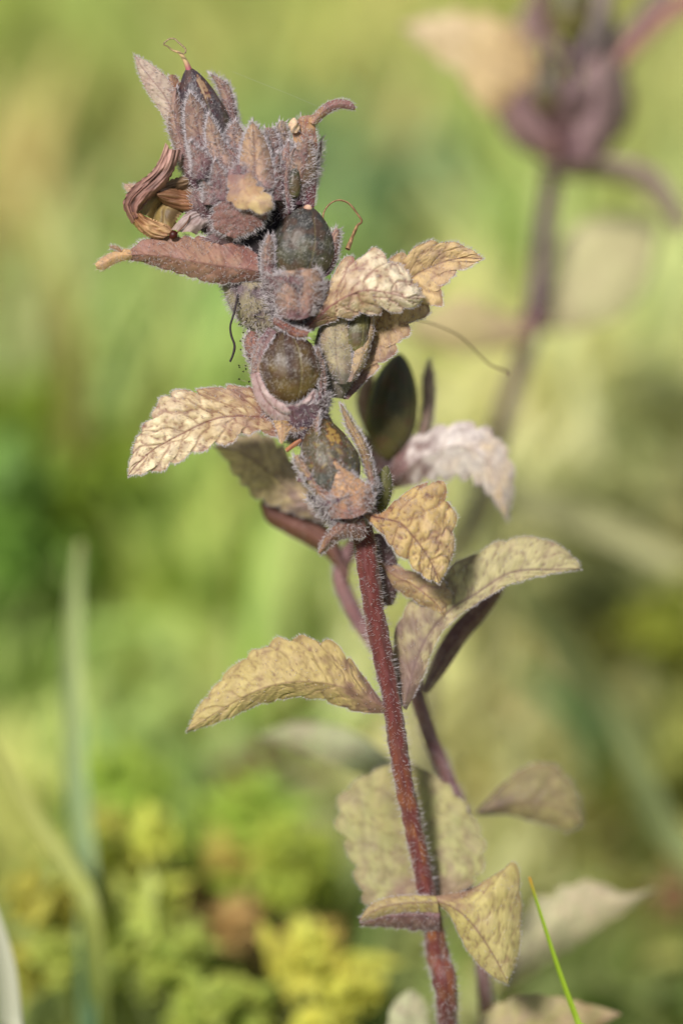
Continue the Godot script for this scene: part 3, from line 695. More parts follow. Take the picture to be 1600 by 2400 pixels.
	leaf(P, "calyx_lobe", pts([776, 1215, 764, 1185, 766, 1150, 766, 1115, 772, 1088], 60, 84), pts([826, 1215, 822, 1180, 814, 1146, 802, 1112, 784, 1080], 88, 96), pts([872, 1195, 876, 1162, 868, 1138, 842, 1122, 800, 1088], 56, 82), mauve.merged({"teeth": 5.0, "depth": 0.12, "base": lin(140, 98, 90), "gold": lin(196, 148, 104), "tip": lin(208, 166, 122), "vein": lin(140, 92, 74), "hairs": 1300, "hlen": 17.0, "flen": 14.0, "convex": 0.2}, true))
	leaf(P, "calyx_lobe", pts([770, 1190, 732, 1150, 706, 1110, 690, 1085, 690, 1066], 60, 68), pts([780, 1180, 744, 1140, 718, 1105, 704, 1084, 700, 1066], 82, 80), pts([790, 1165, 756, 1130, 730, 1098, 714, 1080, 706, 1068], 64, 68), mauve.merged({"base": lin(140, 104, 96), "gold": lin(166, 128, 96), "tip": lin(180, 148, 116), "hairs": 620, "hlen": 20.0}, true))
	calyx(P, q(825, 1250, -5), q(785, 1070, 25), 82, {"cup": 0.5, "lobes": [0.58, 0.55, 0.58, 0.55], "hairs": 1500, "hlen": 21.0, "low": lin(96, 76, 92), "high": lin(128, 100, 104)})
	leaf(P, "scar", pts([668, 1052, 688, 1036, 702, 1028], 40, 40), pts([670, 1058, 692, 1040, 706, 1030], 44, 44), pts([674, 1060, 696, 1044, 708, 1034], 40, 40), {"depth": 0.0, "relief": 1.0, "base": lin(190, 120, 60), "gold": lin(190, 120, 60), "tip": lin(190, 120, 60), "hairs": 0})
	hairy(P, "bud", round_shape(q(892, 1205, -20), q(905, 1090, -20), func(h: float, _a: float) -> float: return 20.0 * pow(maxf(0.0, sin(PI * h)), 0.6), 1.0, 20, 24, plain(lin(94, 92, 54))), M.leaf, 160, 10.0, 1.0)

	# drooping front bract
	leaf(P, "bract", pts([846, 1204, 866, 1222, 886, 1244, 906, 1270, 930, 1300, 952, 1316, 986, 1350, 1030, 1368], 40, 62, 10, 4), pts([850, 1200, 895, 1214, 935, 1224, 962, 1250, 990, 1286, 1012, 1322, 1030, 1368], 45, 66, 28), pts([856, 1194, 896, 1204, 925, 1170, 967, 1142, 1024, 1116, 1050, 1146, 1062, 1170, 1070, 1200, 1071, 1240, 1066, 1280, 1056, 1320, 1030, 1368], 35, 62, 10, -6),
		tan_o.merged({"teeth": 6.0, "depth": 0.24, "slant": 0.1, "base": lin(170, 124, 80), "gold": lin(182, 150, 92), "tip": lin(216, 188, 128), "vein": lin(100, 54, 48), "tipfrom": 0.55, "cells": 1.15, "veining": 0.95, "relief": 8.0, "bfrom": 0.2, "hairs": 750, "hlen": 7.5, "label": "drooping golden bract in front of the stem"}, true))
	# its other wing, curling under
	leaf(P, "bract_wing", pts([848, 1202, 815, 1203, 785, 1230, 760, 1262, 747, 1296], 44, 66), pts([850, 1212, 822, 1222, 796, 1244, 772, 1268, 750, 1298], 62, 74), pts([862, 1250, 845, 1262, 815, 1262, 786, 1272, 754, 1300], 34, 60), {"depth": 0.08, "relief": 4.0, "base": lin(104, 66, 62), "gold": lin(128, 92, 74), "tip": lin(182, 144, 74), "vein": lin(92, 56, 56), "tipfrom": 0.85, "hairs": 520, "hlen": 17.0, "flen": 12.0})
	# blistered bract under it
	leaf(P, "bract", pts([880, 1320, 912, 1372, 940, 1392, 974, 1412, 1010, 1432, 1043, 1450], -90, -85), pts([885, 1312, 925, 1350, 960, 1366, 1000, 1396, 1025, 1420, 1043, 1450], -70, -70, 10), pts([890, 1300, 930, 1325, 975, 1338, 1030, 1356, 1062, 1392, 1043, 1450], -90, -85), tan_o.merged({"teeth": 5.0, "base": lin(150, 116, 96), "gold": lin(176, 148, 102), "tip": lin(196, 168, 116), "step": 3.4, "hairs": 200}, true))
	hairy(P, "bud", round_shape(q(905, 1420, -110), q(880, 1250, -110), func(h: float, _a: float) -> float: return 42.0 * pow(maxf(0.0, sin(PI * (0.05 + 0.9 * h))), 0.6), 0.8, 20, 30, plain(lin(104, 80, 82))), M.leaf, 500, 18.0, 1.3)

	# leaf pair in the middle of the stem
	leaf(P, "leaf", pts([912, 1664, 885, 1630, 859, 1592, 821, 1542, 783, 1504, 738, 1490, 674, 1488, 636, 1498, 598, 1518, 566, 1544, 532, 1572, 500, 1610, 468, 1650, 437, 1714], -60, -70, 10, 0), pts([914, 1668, 860, 1640, 808, 1612, 719, 1598, 642, 1606, 580, 1628, 528, 1657, 437, 1714], -50, -60, 50), pts([914, 1672, 834, 1668, 757, 1644, 687, 1636, 620, 1650, 591, 1658, 528, 1688, 437, 1716], -60, -70, 10, 10),
		tan_o.merged({"teeth": 10.0, "depth": 0.2, "aged": 0.2, "base": lin(132, 98, 84), "gold": lin(184, 160, 98), "tip": lin(188, 170, 110), "vein": lin(122, 94, 66), "veining": 0.75, "bfrom": 0.3, "hairs": 350, "hlen": 8.0, "step": 3.6, "label": "yellow toothed leaf spreading to the left of the stem"}, true))
	leaf(P, "leaf", pts([936, 1640, 918, 1560, 930, 1460, 975, 1390, 1040, 1335, 1100, 1300, 1160, 1268, 1216, 1256, 1284, 1262, 1348, 1308, 1358, 1330], -85, -100, 0, -20), pts([945, 1660, 970, 1560, 1006, 1482, 1055, 1428, 1110, 1394, 1195, 1342, 1290, 1334, 1358, 1330], -60, -90, -5), pts([952, 1664, 992, 1580, 1024, 1500, 1064, 1452, 1110, 1418, 1190, 1372, 1280, 1346, 1358, 1332], -72, -95, 0, 10),
		tan_o.merged({"teeth": 9.0, "depth": 0.14, "base": lin(128, 104, 92), "aged": 0.2, "gold": lin(168, 156, 110), "tip": lin(184, 172, 122), "vein": lin(106, 80, 74), "veining": 0.85, "hairs": 300, "step": 4.5, "bfrom": 0.5, "label": "upright folded leaf to the right of the stem"}, true))
	# lowest leaf pair
	leaf(P, "leaf", pts([985, 2110, 900, 2118, 848, 2115, 830, 2060, 813, 1998, 790, 1958, 780, 1900, 798, 1858, 849, 1818, 905, 1793, 950, 1782], -160, -240, 0, 0), pts([1000, 2100, 990, 2010, 975, 1930, 962, 1850, 950, 1782], -170, -250, -20), pts([1020, 2112, 1096, 2082, 1133, 2038, 1142, 1993, 1127, 1950, 1098, 1893, 1056, 1841, 1010, 1812, 950, 1782], -160, -240, 0, 0),
		{"teeth": 9.0, "depth": 0.13, "relief": 5.0, "aged": 0.3, "base": lin(140, 116, 92), "gold": lin(160, 156, 98), "tip": lin(164, 152, 98), "vein": lin(116, 100, 68), "veining": 0.85, "hairs": 250, "step": 6.0, "cells": 0.7, "label": "broad yellow green leaf standing behind the stem"})
	leaf(P, "leaf", pts([1010, 2112, 1050, 2140, 1073, 2188, 1102, 2239, 1148, 2286, 1190, 2308], -100, -95, 0, 0), pts([1014, 2108, 1070, 2132, 1113, 2176, 1159, 2245, 1190, 2308], -95, -85, 20), pts([1020, 2100, 1096, 2086, 1136, 2062, 1176, 2038, 1202, 2016, 1218, 2056, 1222, 2142, 1214, 2239, 1190, 2308], -100, -95, 0, -10),
		{"teeth": 6.0, "depth": 0.1, "slant": 0.1, "relief": 5.0, "base": lin(150, 118, 84), "aged": 0.2, "gold": lin(178, 162, 94), "tip": lin(182, 168, 112), "vein": lin(112, 82, 66), "veining": 0.85, "hairs": 300, "step": 4.5, "label": "low folded leaf drooping to the right of the stem"})
	leaf(P, "leaf_wing", pts([1020, 2100, 958, 2098, 901, 2106, 866, 2122, 845, 2150], -100, -110), pts([1025, 2116, 960, 2116, 905, 2124, 870, 2138, 846, 2154], -84, -100), pts([1028, 2140, 965, 2138, 912, 2144, 878, 2154, 846, 2160], -100, -108), {"teeth": 6.0, "depth": 0.1, "relief": 4.0, "aged": 0.2, "base": lin(178, 160, 96), "gold": lin(172, 154, 94), "tip": lin(160, 136, 96), "vein": lin(112, 82, 66), "hairs": 250, "step": 4.5})
	leaf(P, "leaf_wing", pts([1030, 2126, 962, 2126, 906, 2132, 872, 2144, 842, 2152], -112, -116), pts([1030, 2150, 962, 2148, 908, 2150, 874, 2158, 842, 2162], -96, -110), pts([1030, 2182, 966, 2182, 914, 2176, 880, 2174, 846, 2172], -130, -124), {"teeth": 6.0, "depth": 0.2, "relief": 4.0, "base": lin(96, 66, 70), "gold": lin(112, 80, 76), "tip": lin(132, 100, 84), "vein": lin(84, 56, 60), "hairs": 350, "step": 4.5})

	# loose styles
	commit(tube_shape(pts3([757, 545, 0, 757, 524, 0, 759, 497, 0, 774, 477, 0, 795, 469, 0, 816, 476, 0, 833, 495, 0, 847, 518, 0, 837, 528, 0, 828, 549, 0, 822, 566, 0, 814, 584, 5]), [1.6, 1.8, 2.0, 2.2, 2.4, 2.6, 3.0, 4.0, 7.0], 7, 4.0, plain(lin(150, 116, 84), 0.5), 0.5), "style", M.dry, P)
	commit(tube_shape(pts3([558, 690, 0, 553, 715, 5, 546, 743, 8, 540, 764, 8, 542, 785, 8, 550, 810, 8, 546, 832, 8, 539, 848, 8]), [3.0, 2.6, 2.6, 2.8, 3.0, 2.6], 7, 4.0, plain(lin(58, 48, 52), 0.3), 0.2), "style", M.dry, P)
	commit(tube_shape(pts3([940, 745, -130, 985, 752, -180, 1030, 765, -220, 1080, 790, -240, 1120, 830, -250, 1150, 856, -250, 1185, 870, -250, 1188, 880, -250]), [1.2, 1.4, 1.6, 1.8, 2.8], 6, 8.0, plain(lin(112, 88, 70), 0.3)), "style", M.dry, P)
	commit(tube_shape(pts3([545, 168, -20, 610, 194, -20, 680, 222, -10, 742, 248, 0]), [0.22, 0.22], 4, 12.0, plain(lin(214, 214, 200), 0.0)), "silk_thread", M.down, P)


# ================================================================ the plant just behind it
func second_plant():
	var P := thing("alpine_plant", "slightly blurred brown plant close behind the sharp one, with a striped dark capsule", "plant", ground_below(1200, 2400, -420))
	var foot := (view.inverse() * (P.position - FOCUS)) / PX
	var path := pts3([930, 1080, -330, 880, 1200, -330, 800, 1330, -300, 822, 1420, -300, 880, 1510, -300, 960, 1590, -290, 985, 1660, -290, 1012, 1740, -300, 1050, 1830, -310, 1086, 1920, -330, 1092, 2080, -350, 1135, 2320, -390])
	path.append(foot)
	hairy(P, "stem", tube_shape(path, [15, 18, 20, 20, 19, 18, 18, 18, 18, 18, 18, 18, 20], 14, 14.0, stem_color(lin(112, 76, 80), lin(128, 92, 90), lin(150, 124, 124))), M.stem, 2500, 16.0, 1.4)
	capsule(P, q(904, 1080, -270), q(936, 828, -270), 62, {"dark": lin(66, 64, 42), "low": lin(84, 76, 46), "speck": 0.0, "beak": 0.9, "streak": 0.7, "n": 100, "label": "blurred striped olive capsule"})
	var o := {"depth": 0.0, "relief": 3.0, "step": 6.0, "base": lin(120, 84, 84), "gold": lin(150, 112, 104), "tip": lin(170, 144, 124), "vein": lin(110, 74, 74), "hairs": 200, "hlen": 16.0, "hrad": 1.5, "flen": 15.0}
	leaf(P, "calyx_lobe", pts([930, 1100, 880, 1050, 846, 990, 836, 930, 862, 870], -330, -330), pts([935, 1090, 895, 1040, 870, 985, 862, 930, 868, 870], -300, -320), pts([940, 1080, 905, 1030, 890, 980, 880, 930, 874, 872], -330, -330), o)
	leaf(P, "calyx_lobe", pts([880, 1110, 930, 1080, 975, 1020, 990, 950, 990, 890, 1004, 843], -290, -300), pts([890, 1112, 945, 1084, 988, 1025, 1004, 955, 1004, 890, 1006, 842], -270, -290), pts([900, 1114, 958, 1090, 1002, 1030, 1018, 960, 1018, 890, 1008, 843], -300, -300), o.merged({"base": lin(170, 146, 130), "gold": lin(172, 150, 130), "tip": lin(166, 140, 128)}, true))
	calyx(P, q(895, 1150, -330), q(915, 930, -300), 66, {"cup": 0.5, "lobes": [0.6, 0.6, 0.6, 0.6], "hairs": 400, "low": lin(104, 84, 90), "high": lin(150, 120, 112), "nu": 20, "nv": 48})
	leaf(P, "leaf", pts([910, 1125, 925, 1070, 955, 1032, 1015, 1000, 1076, 988, 1135, 996, 1182, 1040, 1206, 1110, 1190, 1222], -260, -270, 0, 0), pts([918, 1130, 960, 1092, 1020, 1058, 1075, 1046, 1125, 1066, 1162, 1115, 1190, 1222], -240, -250, 12), pts([925, 1145, 970, 1135, 1020, 1128, 1072, 1124, 1112, 1134, 1150, 1165, 1190, 1222], -260, -270), {"teeth": 9.0, "depth": 0.32, "step": 4.5, "relief": 3.0, "convex": 0.02, "base": lin(120, 86, 84), "aged": 0.1, "gold": lin(222, 210, 204), "tip": lin(190, 158, 104), "vein": lin(120, 92, 84), "tipfrom": 0.62, "veining": 0.6, "hairs": 900, "hlen": 12.0, "hrad": 1.6, "label": "blurred leaf with a white woolly back"})
	leaf(P, "leaf", pts([780, 1230, 700, 1210, 640, 1188, 600, 1170, 568, 1138, 545, 1108, 522, 1070, 498, 1046], -230, -230), pts([785, 1225, 720, 1180, 660, 1130, 610, 1090, 560, 1060, 498, 1046], -200, -215, 15), pts([790, 1220, 740, 1150, 700, 1090, 660, 1040, 610, 1012, 550, 1022, 498, 1046], -230, -230), {"teeth": 9.0, "depth": 0.32, "step": 5.0, "base": lin(128, 98, 108), "gold": lin(200, 174, 136), "tip": lin(212, 190, 140), "vein": lin(120, 94, 86), "bfrom": 0.42, "aged": 0.2, "hairs": 400, "hrad": 1.5, "label": "blurred toothed leaf pointing to the upper left"})
	leaf(P, "withered_flower", pts([812, 1380, 770, 1310, 720, 1278, 665, 1248, 625, 1222, 610, 1182], -300, -280), pts([816, 1350, 775, 1282, 730, 1240, 675, 1215, 635, 1200, 612, 1178], -270, -255), pts([815, 1320, 780, 1250, 735, 1205, 685, 1190, 645, 1180, 615, 1172], -300, -280), {"depth": 0.0, "relief": 2.0, "step": 7.0, "convex": 0.3, "base": lin(100, 72, 68), "gold": lin(116, 80, 68), "tip": lin(112, 72, 62), "vein": lin(92, 56, 50), "hairs": 80, "mat": M.dry})
	# dark leaf edge on beside the main stem
	leaf(P, "leaf", pts([985, 1620, 1010, 1560, 1050, 1480, 1105, 1420, 1150, 1380, 1180, 1360], -190, -230), pts([995, 1622, 1030, 1560, 1070, 1490, 1120, 1436, 1160, 1395, 1184, 1362], -170, -215), pts([1005, 1625, 1046, 1570, 1092, 1500, 1135, 1450, 1168, 1405, 1188, 1365], -190, -230), {"depth": 0.0, "relief": 3.0, "step": 6.0, "base": lin(138, 112, 112), "gold": lin(104, 72, 78), "tip": lin(112, 80, 76), "vein": lin(96, 64, 70), "hairs": 160})
	leaf(P, "leaf", pts([1112, 1905, 1176, 1838, 1239, 1790, 1303, 1794, 1350, 1852, 1368, 1926], -350, -360), pts([1116, 1908, 1190, 1882, 1250, 1880, 1310, 1895, 1368, 1926], -320, -335, 10), pts([1120, 1912, 1188, 1910, 1245, 1926, 1300, 1940, 1335, 1950, 1368, 1928], -340, -350), {"teeth": 8.0, "depth": 0.1, "step": 6.0, "aged": 0.0, "base": lin(108, 92, 76), "gold": lin(128, 116, 78), "tip": lin(158, 146, 92), "vein": lin(118, 96, 72), "hairs": 160, "label": "blurred olive leaf at the lower right"})
	leaf(P, "leaf", pts([1180, 2320, 1200, 2200, 1240, 2116, 1320, 2074, 1389, 2062, 1463, 2092, 1535, 2082], -520, -600), pts([1184, 2322, 1245, 2230, 1320, 2165, 1400, 2130, 1470, 2110, 1535, 2084], -500, -580), pts([1190, 2325, 1262, 2280, 1335, 2230, 1418, 2170, 1480, 2130, 1535, 2088], -530, -600), {"teeth": 9.0, "depth": 0.24, "aged": 0.1, "step": 8.0, "base": lin(168, 156, 122), "gold": lin(182, 178, 134), "tip": lin(182, 158, 132), "vein": lin(160, 148, 116), "hairs": 0, "label": "pale leaf low at the right"})
	leaf(P, "leaf", pts([1120, 2480, 1110, 2400, 1188, 2338, 1274, 2330, 1389, 2355, 1455, 2378], -330, -340), pts([1130, 2500, 1200, 2440, 1290, 2400, 1380, 2390, 1455, 2380], -320, -335), pts([1140, 2520, 1230, 2490, 1320, 2450, 1400, 2410, 1455, 2382], -340, -345), {"teeth": 9.0, "depth": 0.15, "step": 8.0, "base": lin(170, 158, 116), "gold": lin(164, 152, 100), "tip": lin(160, 106, 92), "vein": lin(160, 140, 100), "hairs": 0, "tipfrom": 0.9})
	leaf(P, "leaf", pts([1080, 2560, 930, 2470, 905, 2400, 925, 2345, 960, 2318], -380, -400), pts([1085, 2560, 990, 2470, 965, 2400, 962, 2350, 962, 2316], -365, -390), pts([1090, 2560, 1040, 2480, 1010, 2400, 1000, 2350, 966, 2318], -380, -400), {"teeth": 7.0, "depth": 0.12, "step": 8.0, "base": lin(150, 150, 116), "gold": lin(168, 170, 130), "tip": lin(172, 170, 130), "vein": lin(140, 138, 106), "hairs": 0})
	leaf(P, "leaf", pts([1020, 1880, 900, 1840, 800, 1800, 700, 1760, 600, 1730], -560, -760), pts([1020, 1870, 900, 1800, 800, 1750, 690, 1722, 600, 1728], -545, -745), pts([1020, 1860, 910, 1770, 820, 1710, 700, 1690, 600, 1726], -560, -760), {"teeth": 8.0, "depth": 0.1, "step": 8.0, "base": lin(150, 148, 112), "gold": lin(160, 166, 122), "tip": lin(152, 152, 108), "vein": lin(150, 150, 116), "hairs": 0, "label": "pale green leaf behind the stem"})


# ================================================================ the plant at the upper right
func third_plant():
	var P := thing("alpine_plant", "strongly blurred mauve plant at the upper right", "plant", ground_below(985, 1500, -1750))
	var foot := (view.inverse() * (P.position - FOCUS)) / PX
	var Z := -1300.0
	var path := pts3([1400, -150, Z, 1350, 60, Z, 1325, 250, Z, 1296, 400, Z, 1270, 580, Z, 1248, 760, Z, 1212, 880, Z - 40, 1170, 1010, Z - 80, 1115, 1180, Z - 130, 1060, 1300, Z - 170, 1010, 1420, Z - 210])
	path.append(foot)
	hairy(P, "stem", tube_shape(path, [18, 20, 24, 24, 24, 25, 23, 22, 22, 22, 24], 12, 22.0, stem_color(lin(92, 64, 72), lin(100, 76, 80), lin(130, 106, 110))), M.stem, 900, 18.0, 2.0)
	var o := {"depth": 0.06, "relief": 2.0, "step": 11.0, "base": lin(140, 108, 118), "gold": lin(126, 94, 100), "tip": lin(146, 116, 112), "vein": lin(84, 56, 62), "hairs": 0}
	leaf(P, "bract", pts([1260, 260, 1200, 262, 1158, 272, 1112, 254, 1085, 190, 1018, 138, 934, 62], Z + 60, Z + 160), pts([1255, 190, 1190, 160, 1110, 120, 1030, 88, 934, 62], Z + 90, Z + 180), pts([1250, 110, 1200, 50, 1130, 26, 1060, 24, 934, 62], Z + 60, Z + 160), o.merged({"teeth": 5.0, "depth": 0.32, "base": lin(190, 158, 108), "gold": lin(216, 184, 130), "tip": lin(224, 206, 172), "vein": lin(170, 142, 106), "aged": 0.1}, true))
	calyx(P, q(1318, 392, Z), q(1322, 170, Z), 158, {"cup": 0.75, "lobes": [0.95, 0.9, 1.0, 0.9], "hairs": 0, "nu": 20, "nv": 48, "low": lin(66, 42, 42), "high": lin(112, 90, 90)})
	leaf(P, "calyx_lobe", pts([1330, 380, 1345, 300, 1350, 220, 1370, 160, 1400, 130], Z + 130, Z + 130), pts([1380, 380, 1405, 300, 1410, 220, 1415, 160, 1420, 120], Z + 150, Z + 150), pts([1420, 370, 1455, 300, 1470, 220, 1460, 160, 1440, 130], Z + 60, Z + 80), o.merged({"gold": lin(132, 102, 106), "base": lin(98, 68, 72), "tip": lin(146, 122, 118)}, true))
	leaf(P, "calyx_lobe", pts([1320, 390, 1316, 320, 1320, 250, 1330, 190], Z + 120, Z + 130), pts([1330, 390, 1334, 320, 1336, 250, 1340, 185], Z + 135, Z + 145), pts([1342, 390, 1350, 320, 1352, 250, 1350, 190], Z + 120, Z + 130), o.merged({"base": lin(70, 36, 40), "gold": lin(80, 48, 56), "tip": lin(84, 54, 64)}, true))
	leaf(P, "calyx_lobe", pts([1300, 380, 1240, 340, 1195, 290, 1180, 240], Z + 100, Z + 120), pts([1305, 370, 1262, 320, 1225, 270, 1200, 235], Z + 130, Z + 140), pts([1310, 350, 1290, 300, 1262, 260, 1225, 235], Z + 110, Z + 130), o.merged({"base": lin(150, 108, 92), "gold": lin(140, 104, 108), "tip": lin(150, 120, 120)}, true))
	leaf(P, "calyx_lobe", pts([1290, 380, 1215, 350, 1172, 300, 1158, 240, 1176, 200], Z + 60, Z + 60), pts([1300, 375, 1250, 330, 1215, 280, 1196, 235, 1180, 198], Z + 110, Z + 90), pts([1310, 365, 1290, 310, 1260, 260, 1230, 225, 1184, 198], Z + 90, Z + 70), o.merged({"base": lin(116, 84, 74), "gold": lin(128, 102, 96), "tip": lin(160, 132, 116)}, true))
	leaf(P, "bract", pts([1350, 385, 1420, 360, 1470, 300, 1484, 230, 1462, 160], Z - 10, Z - 10), pts([1340, 380, 1395, 340, 1432, 280, 1446, 220, 1456, 158], Z + 30, Z + 20), pts([1330, 370, 1365, 320, 1395, 260, 1415, 205, 1450, 158], Z - 10, Z - 10), o.merged({"teeth": 5.0, "depth": 0.2, "base": lin(126, 92, 98), "gold": lin(150, 120, 124), "tip": lin(170, 146, 134)}, true))
	leaf(P, "bract", pts([1230, 200, 1190, 130, 1200, 60, 1240, 0], Z - 60, Z - 60), pts([1250, 195, 1230, 130, 1235, 60, 1250, -5], Z - 40, Z - 40), pts([1275, 190, 1275, 130, 1270, 60, 1262, -5], Z - 60, Z - 60), o.merged({"teeth": 4.0, "depth": 0.2, "base": lin(126, 98, 96), "gold": lin(150, 126, 118), "tip": lin(176, 152, 134)}, true))
	leaf(P, "bract", pts([1360, 200, 1352, 130, 1366, 60, 1392, 0], Z - 60, Z - 60), pts([1390, 195, 1398, 130, 1408, 60, 1412, -5], Z - 40, Z - 40), pts([1425, 190, 1446, 130, 1444, 60, 1424, -5], Z - 60, Z - 60), o.merged({"teeth": 4.0, "depth": 0.2, "base": lin(112, 86, 90), "gold": lin(136, 114, 112), "tip": lin(156, 136, 124)}, true))
	capsule(P, q(1275, 262, Z + 150), q(1292, 125, Z + 150), 38, {"dark": lin(74, 66, 52), "low": lin(96, 84, 52), "speck": 0.0, "n": 40})
	capsule(P, q(1330, 90, Z + 60), q(1345, -120, Z + 60), 60, {"dark": lin(70, 68, 46), "low": lin(108, 104, 50), "speck": 0.0, "n": 40})
	leaf(P, "calyx_lobe", pts([1310, 150, 1270, 90, 1240, 30, 1240, -60], Z + 60, Z + 60), pts([1318, 140, 1285, 80, 1262, 20, 1255, -60], Z + 80, Z + 80), pts([1326, 130, 1300, 70, 1280, 10, 1272, -60], Z + 60, Z + 60), o)
	leaf(P, "calyx_lobe", pts([1345, 150, 1370, 80, 1385, 20, 1400, -60], Z + 60, Z + 60), pts([1355, 150, 1385, 90, 1402, 30, 1420, -60], Z + 80, Z + 80), pts([1368, 150, 1400, 100, 1425, 40, 1445, -60], Z + 60, Z + 60), o.merged({"base": lin(150, 130, 130), "gold": lin(158, 146, 140), "tip": lin(158, 146, 140)}, true))
	leaf(P, "calyx_lobe", pts([1400, 150, 1440, 90, 1480, 40, 1540, -40], Z + 20, Z), pts([1408, 150, 1455, 98, 1500, 50, 1560, -30], Z + 40, Z + 20), pts([1416, 150, 1466, 108, 1515, 62, 1575, -20], Z + 20, Z), o.merged({"base": lin(110, 104, 108), "gold": lin(116, 110, 110), "tip": lin(120, 114, 110)}, true))
	leaf(P, "withered_flower", pts([1425, 200, 1450, 120, 1490, 70, 1540, 20, 1620, -40], Z + 40, Z + 40), pts([1440, 200, 1468, 130, 1510, 80, 1560, 36, 1630, -10], Z + 60, Z + 60), pts([1450, 200, 1482, 140, 1528, 95, 1575, 55, 1640, 20], Z + 40, Z + 40), o.merged({"base": lin(160, 104, 92), "gold": lin(180, 120, 106), "tip": lin(188, 136, 120)}, true))
	leaf(P, "leaf", pts([1260, 395, 1340, 366, 1420, 366, 1500, 378, 1560, 420, 1612, 520], Z + 80, Z + 120), pts([1262, 400, 1340, 385, 1420, 385, 1488, 398, 1540, 440, 1600, 540], Z + 100, Z + 140), pts([1266, 406, 1340, 420, 1420, 425, 1478, 440, 1530, 480, 1590, 560], Z + 40, Z + 60), o.merged({"base": lin(148, 124, 124), "gold": lin(150, 134, 118), "tip": lin(176, 158, 134)}, true))
	leaf(P, "leaf", pts([1255, 770, 1285, 660, 1310, 560, 1400, 505, 1500, 500, 1545, 530], Z - 60, Z - 200), pts([1258, 775, 1320, 700, 1390, 630, 1470, 570, 1545, 532], Z - 40, Z - 180), pts([1262, 780, 1370, 770, 1460, 735, 1520, 660, 1548, 536], Z - 60, Z - 200), o.merged({"base": lin(172, 156, 120), "gold": lin(192, 186, 136), "tip": lin(194, 184, 134), "aged": 0.1, "vein": lin(180, 168, 128)}, true))
	leaf(P, "leaf", pts([1245, 800, 1160, 820, 1080, 830, 1000, 810, 950, 780], Z + 30, Z + 60), pts([1242, 780, 1160, 776, 1080, 784, 1000, 785, 945, 770], Z + 50, Z + 80), pts([1240, 760, 1160, 725, 1090, 690, 1020, 720, 945, 760], Z + 30, Z + 60), o.merged({"base": lin(156, 130, 104), "gold": lin(178, 162, 112), "tip": lin(184, 168, 114), "aged": 0.1, "vein": lin(176, 152, 110)}, true))
	commit(round_shape(q(1244, 790, Z), q(1252, 715, Z), func(h: float, _a: float) -> float: return 36.0 * sin(PI * h), 1.0, 10, 16, plain(lin(112, 72, 82))), "node", M.stem, P)


# ================================================================ blades near the plants
func blade_part(called: String, label: String, flat: Array, w: Array, ca: Color, cb: Color, ctip: Color, category := "grass blade"):
	var p := pts3(flat)
	var base := world(p[p.size() - 1])
	base.y = 0.0
	var root := thing(called, label, category, base, "grass blades near the plants")
	var foot := (view.inverse() * (base - FOCUS)) / PX
	if p[p.size() - 1].distance_to(foot) > 30.0: p.append(foot)
	var s := Sh.new()
	var nu := 60
	var c := spline(p, nu)
	for a in nu + 1:
		var u := a / float(nu)
		var tan := (c[mini(a + 1, nu)] - c[maxi(a - 1, 0)]).normalized()
		var ac := tan.cross(Vector3(0.25, 0, 1)).normalized()
		var up := ac.cross(tan).normalized()
		var f := u * (w.size() - 1)
		var k := mini(int(f), w.size() - 2)
		var ww := lerpf(w[k], w[k + 1], f - k)
		for b in 7:
			var t := b / 3.0 - 1.0
			s.v.append(c[a] + ac * t * ww + up * (absf(t) * ww * 0.45 - 1.0 * cos(t * 9.0)))
			var col := ca.lerp(cb, smoothstep(0.0, 1.0, u + 0.2 * soft.get_noise_2d(u * 300.0, t * 20.0))).lerp(ctip, 0.8 - 0.8 * smoothstep(0.0, 0.03, u))
			col = col * (1.0 + 0.12 * cos(t * 9.0))
			col.a = 1.0
			s.c.append(col)
	s.grid(nu, 6, 0)
	s.forward()
	commit(s, "blade", M.grass, root)


func near_blades():
	blade_part("grass_blade", "thin bright green blade with an orange tip at the lower right", [1239, 2056, -130, 1251, 2096, -130, 1274, 2170, -130, 1308, 2274, -130, 1352, 2395, -130, 1400, 2520, -140], [3, 7, 9, 10, 10, 10], lin(150, 178, 44), lin(128, 160, 50), lin(226, 150, 60))
	blade_part("grass_blade", "tall blue green blade standing at the left", [186, 1270, -1060, 172, 1404, -1050, 168, 1608, -1040, 174, 1812, -1030, 190, 1965, -1020, 204, 2118, -1000, 202, 2400, -980], [8, 26, 31, 32, 30, 26, 22, 22, 22, 22], lin(168, 180, 118), lin(110, 156, 132), lin(176, 172, 120))
	blade_part("grass_blade", "pale straw blade leaning in from the left edge", [-120, 1560, -950, 0, 1766, -920, 76, 1914, -900, 173, 2057, -860, 215, 2200, -840], [6, 24, 27, 27, 26, 24, 22], lin(178, 178, 100), lin(160, 176, 100), lin(190, 160, 100))
	blade_part("grass_blade", "whitish blade in the lower left corner", [-80, 1980, -430, -30, 2110, -430, 8, 2250, -430, 22, 2400, -430, 20, 2500, -430], [8, 26, 34, 36, 34, 30], lin(190, 188, 168), lin(176, 182, 150), lin(190, 188, 168))


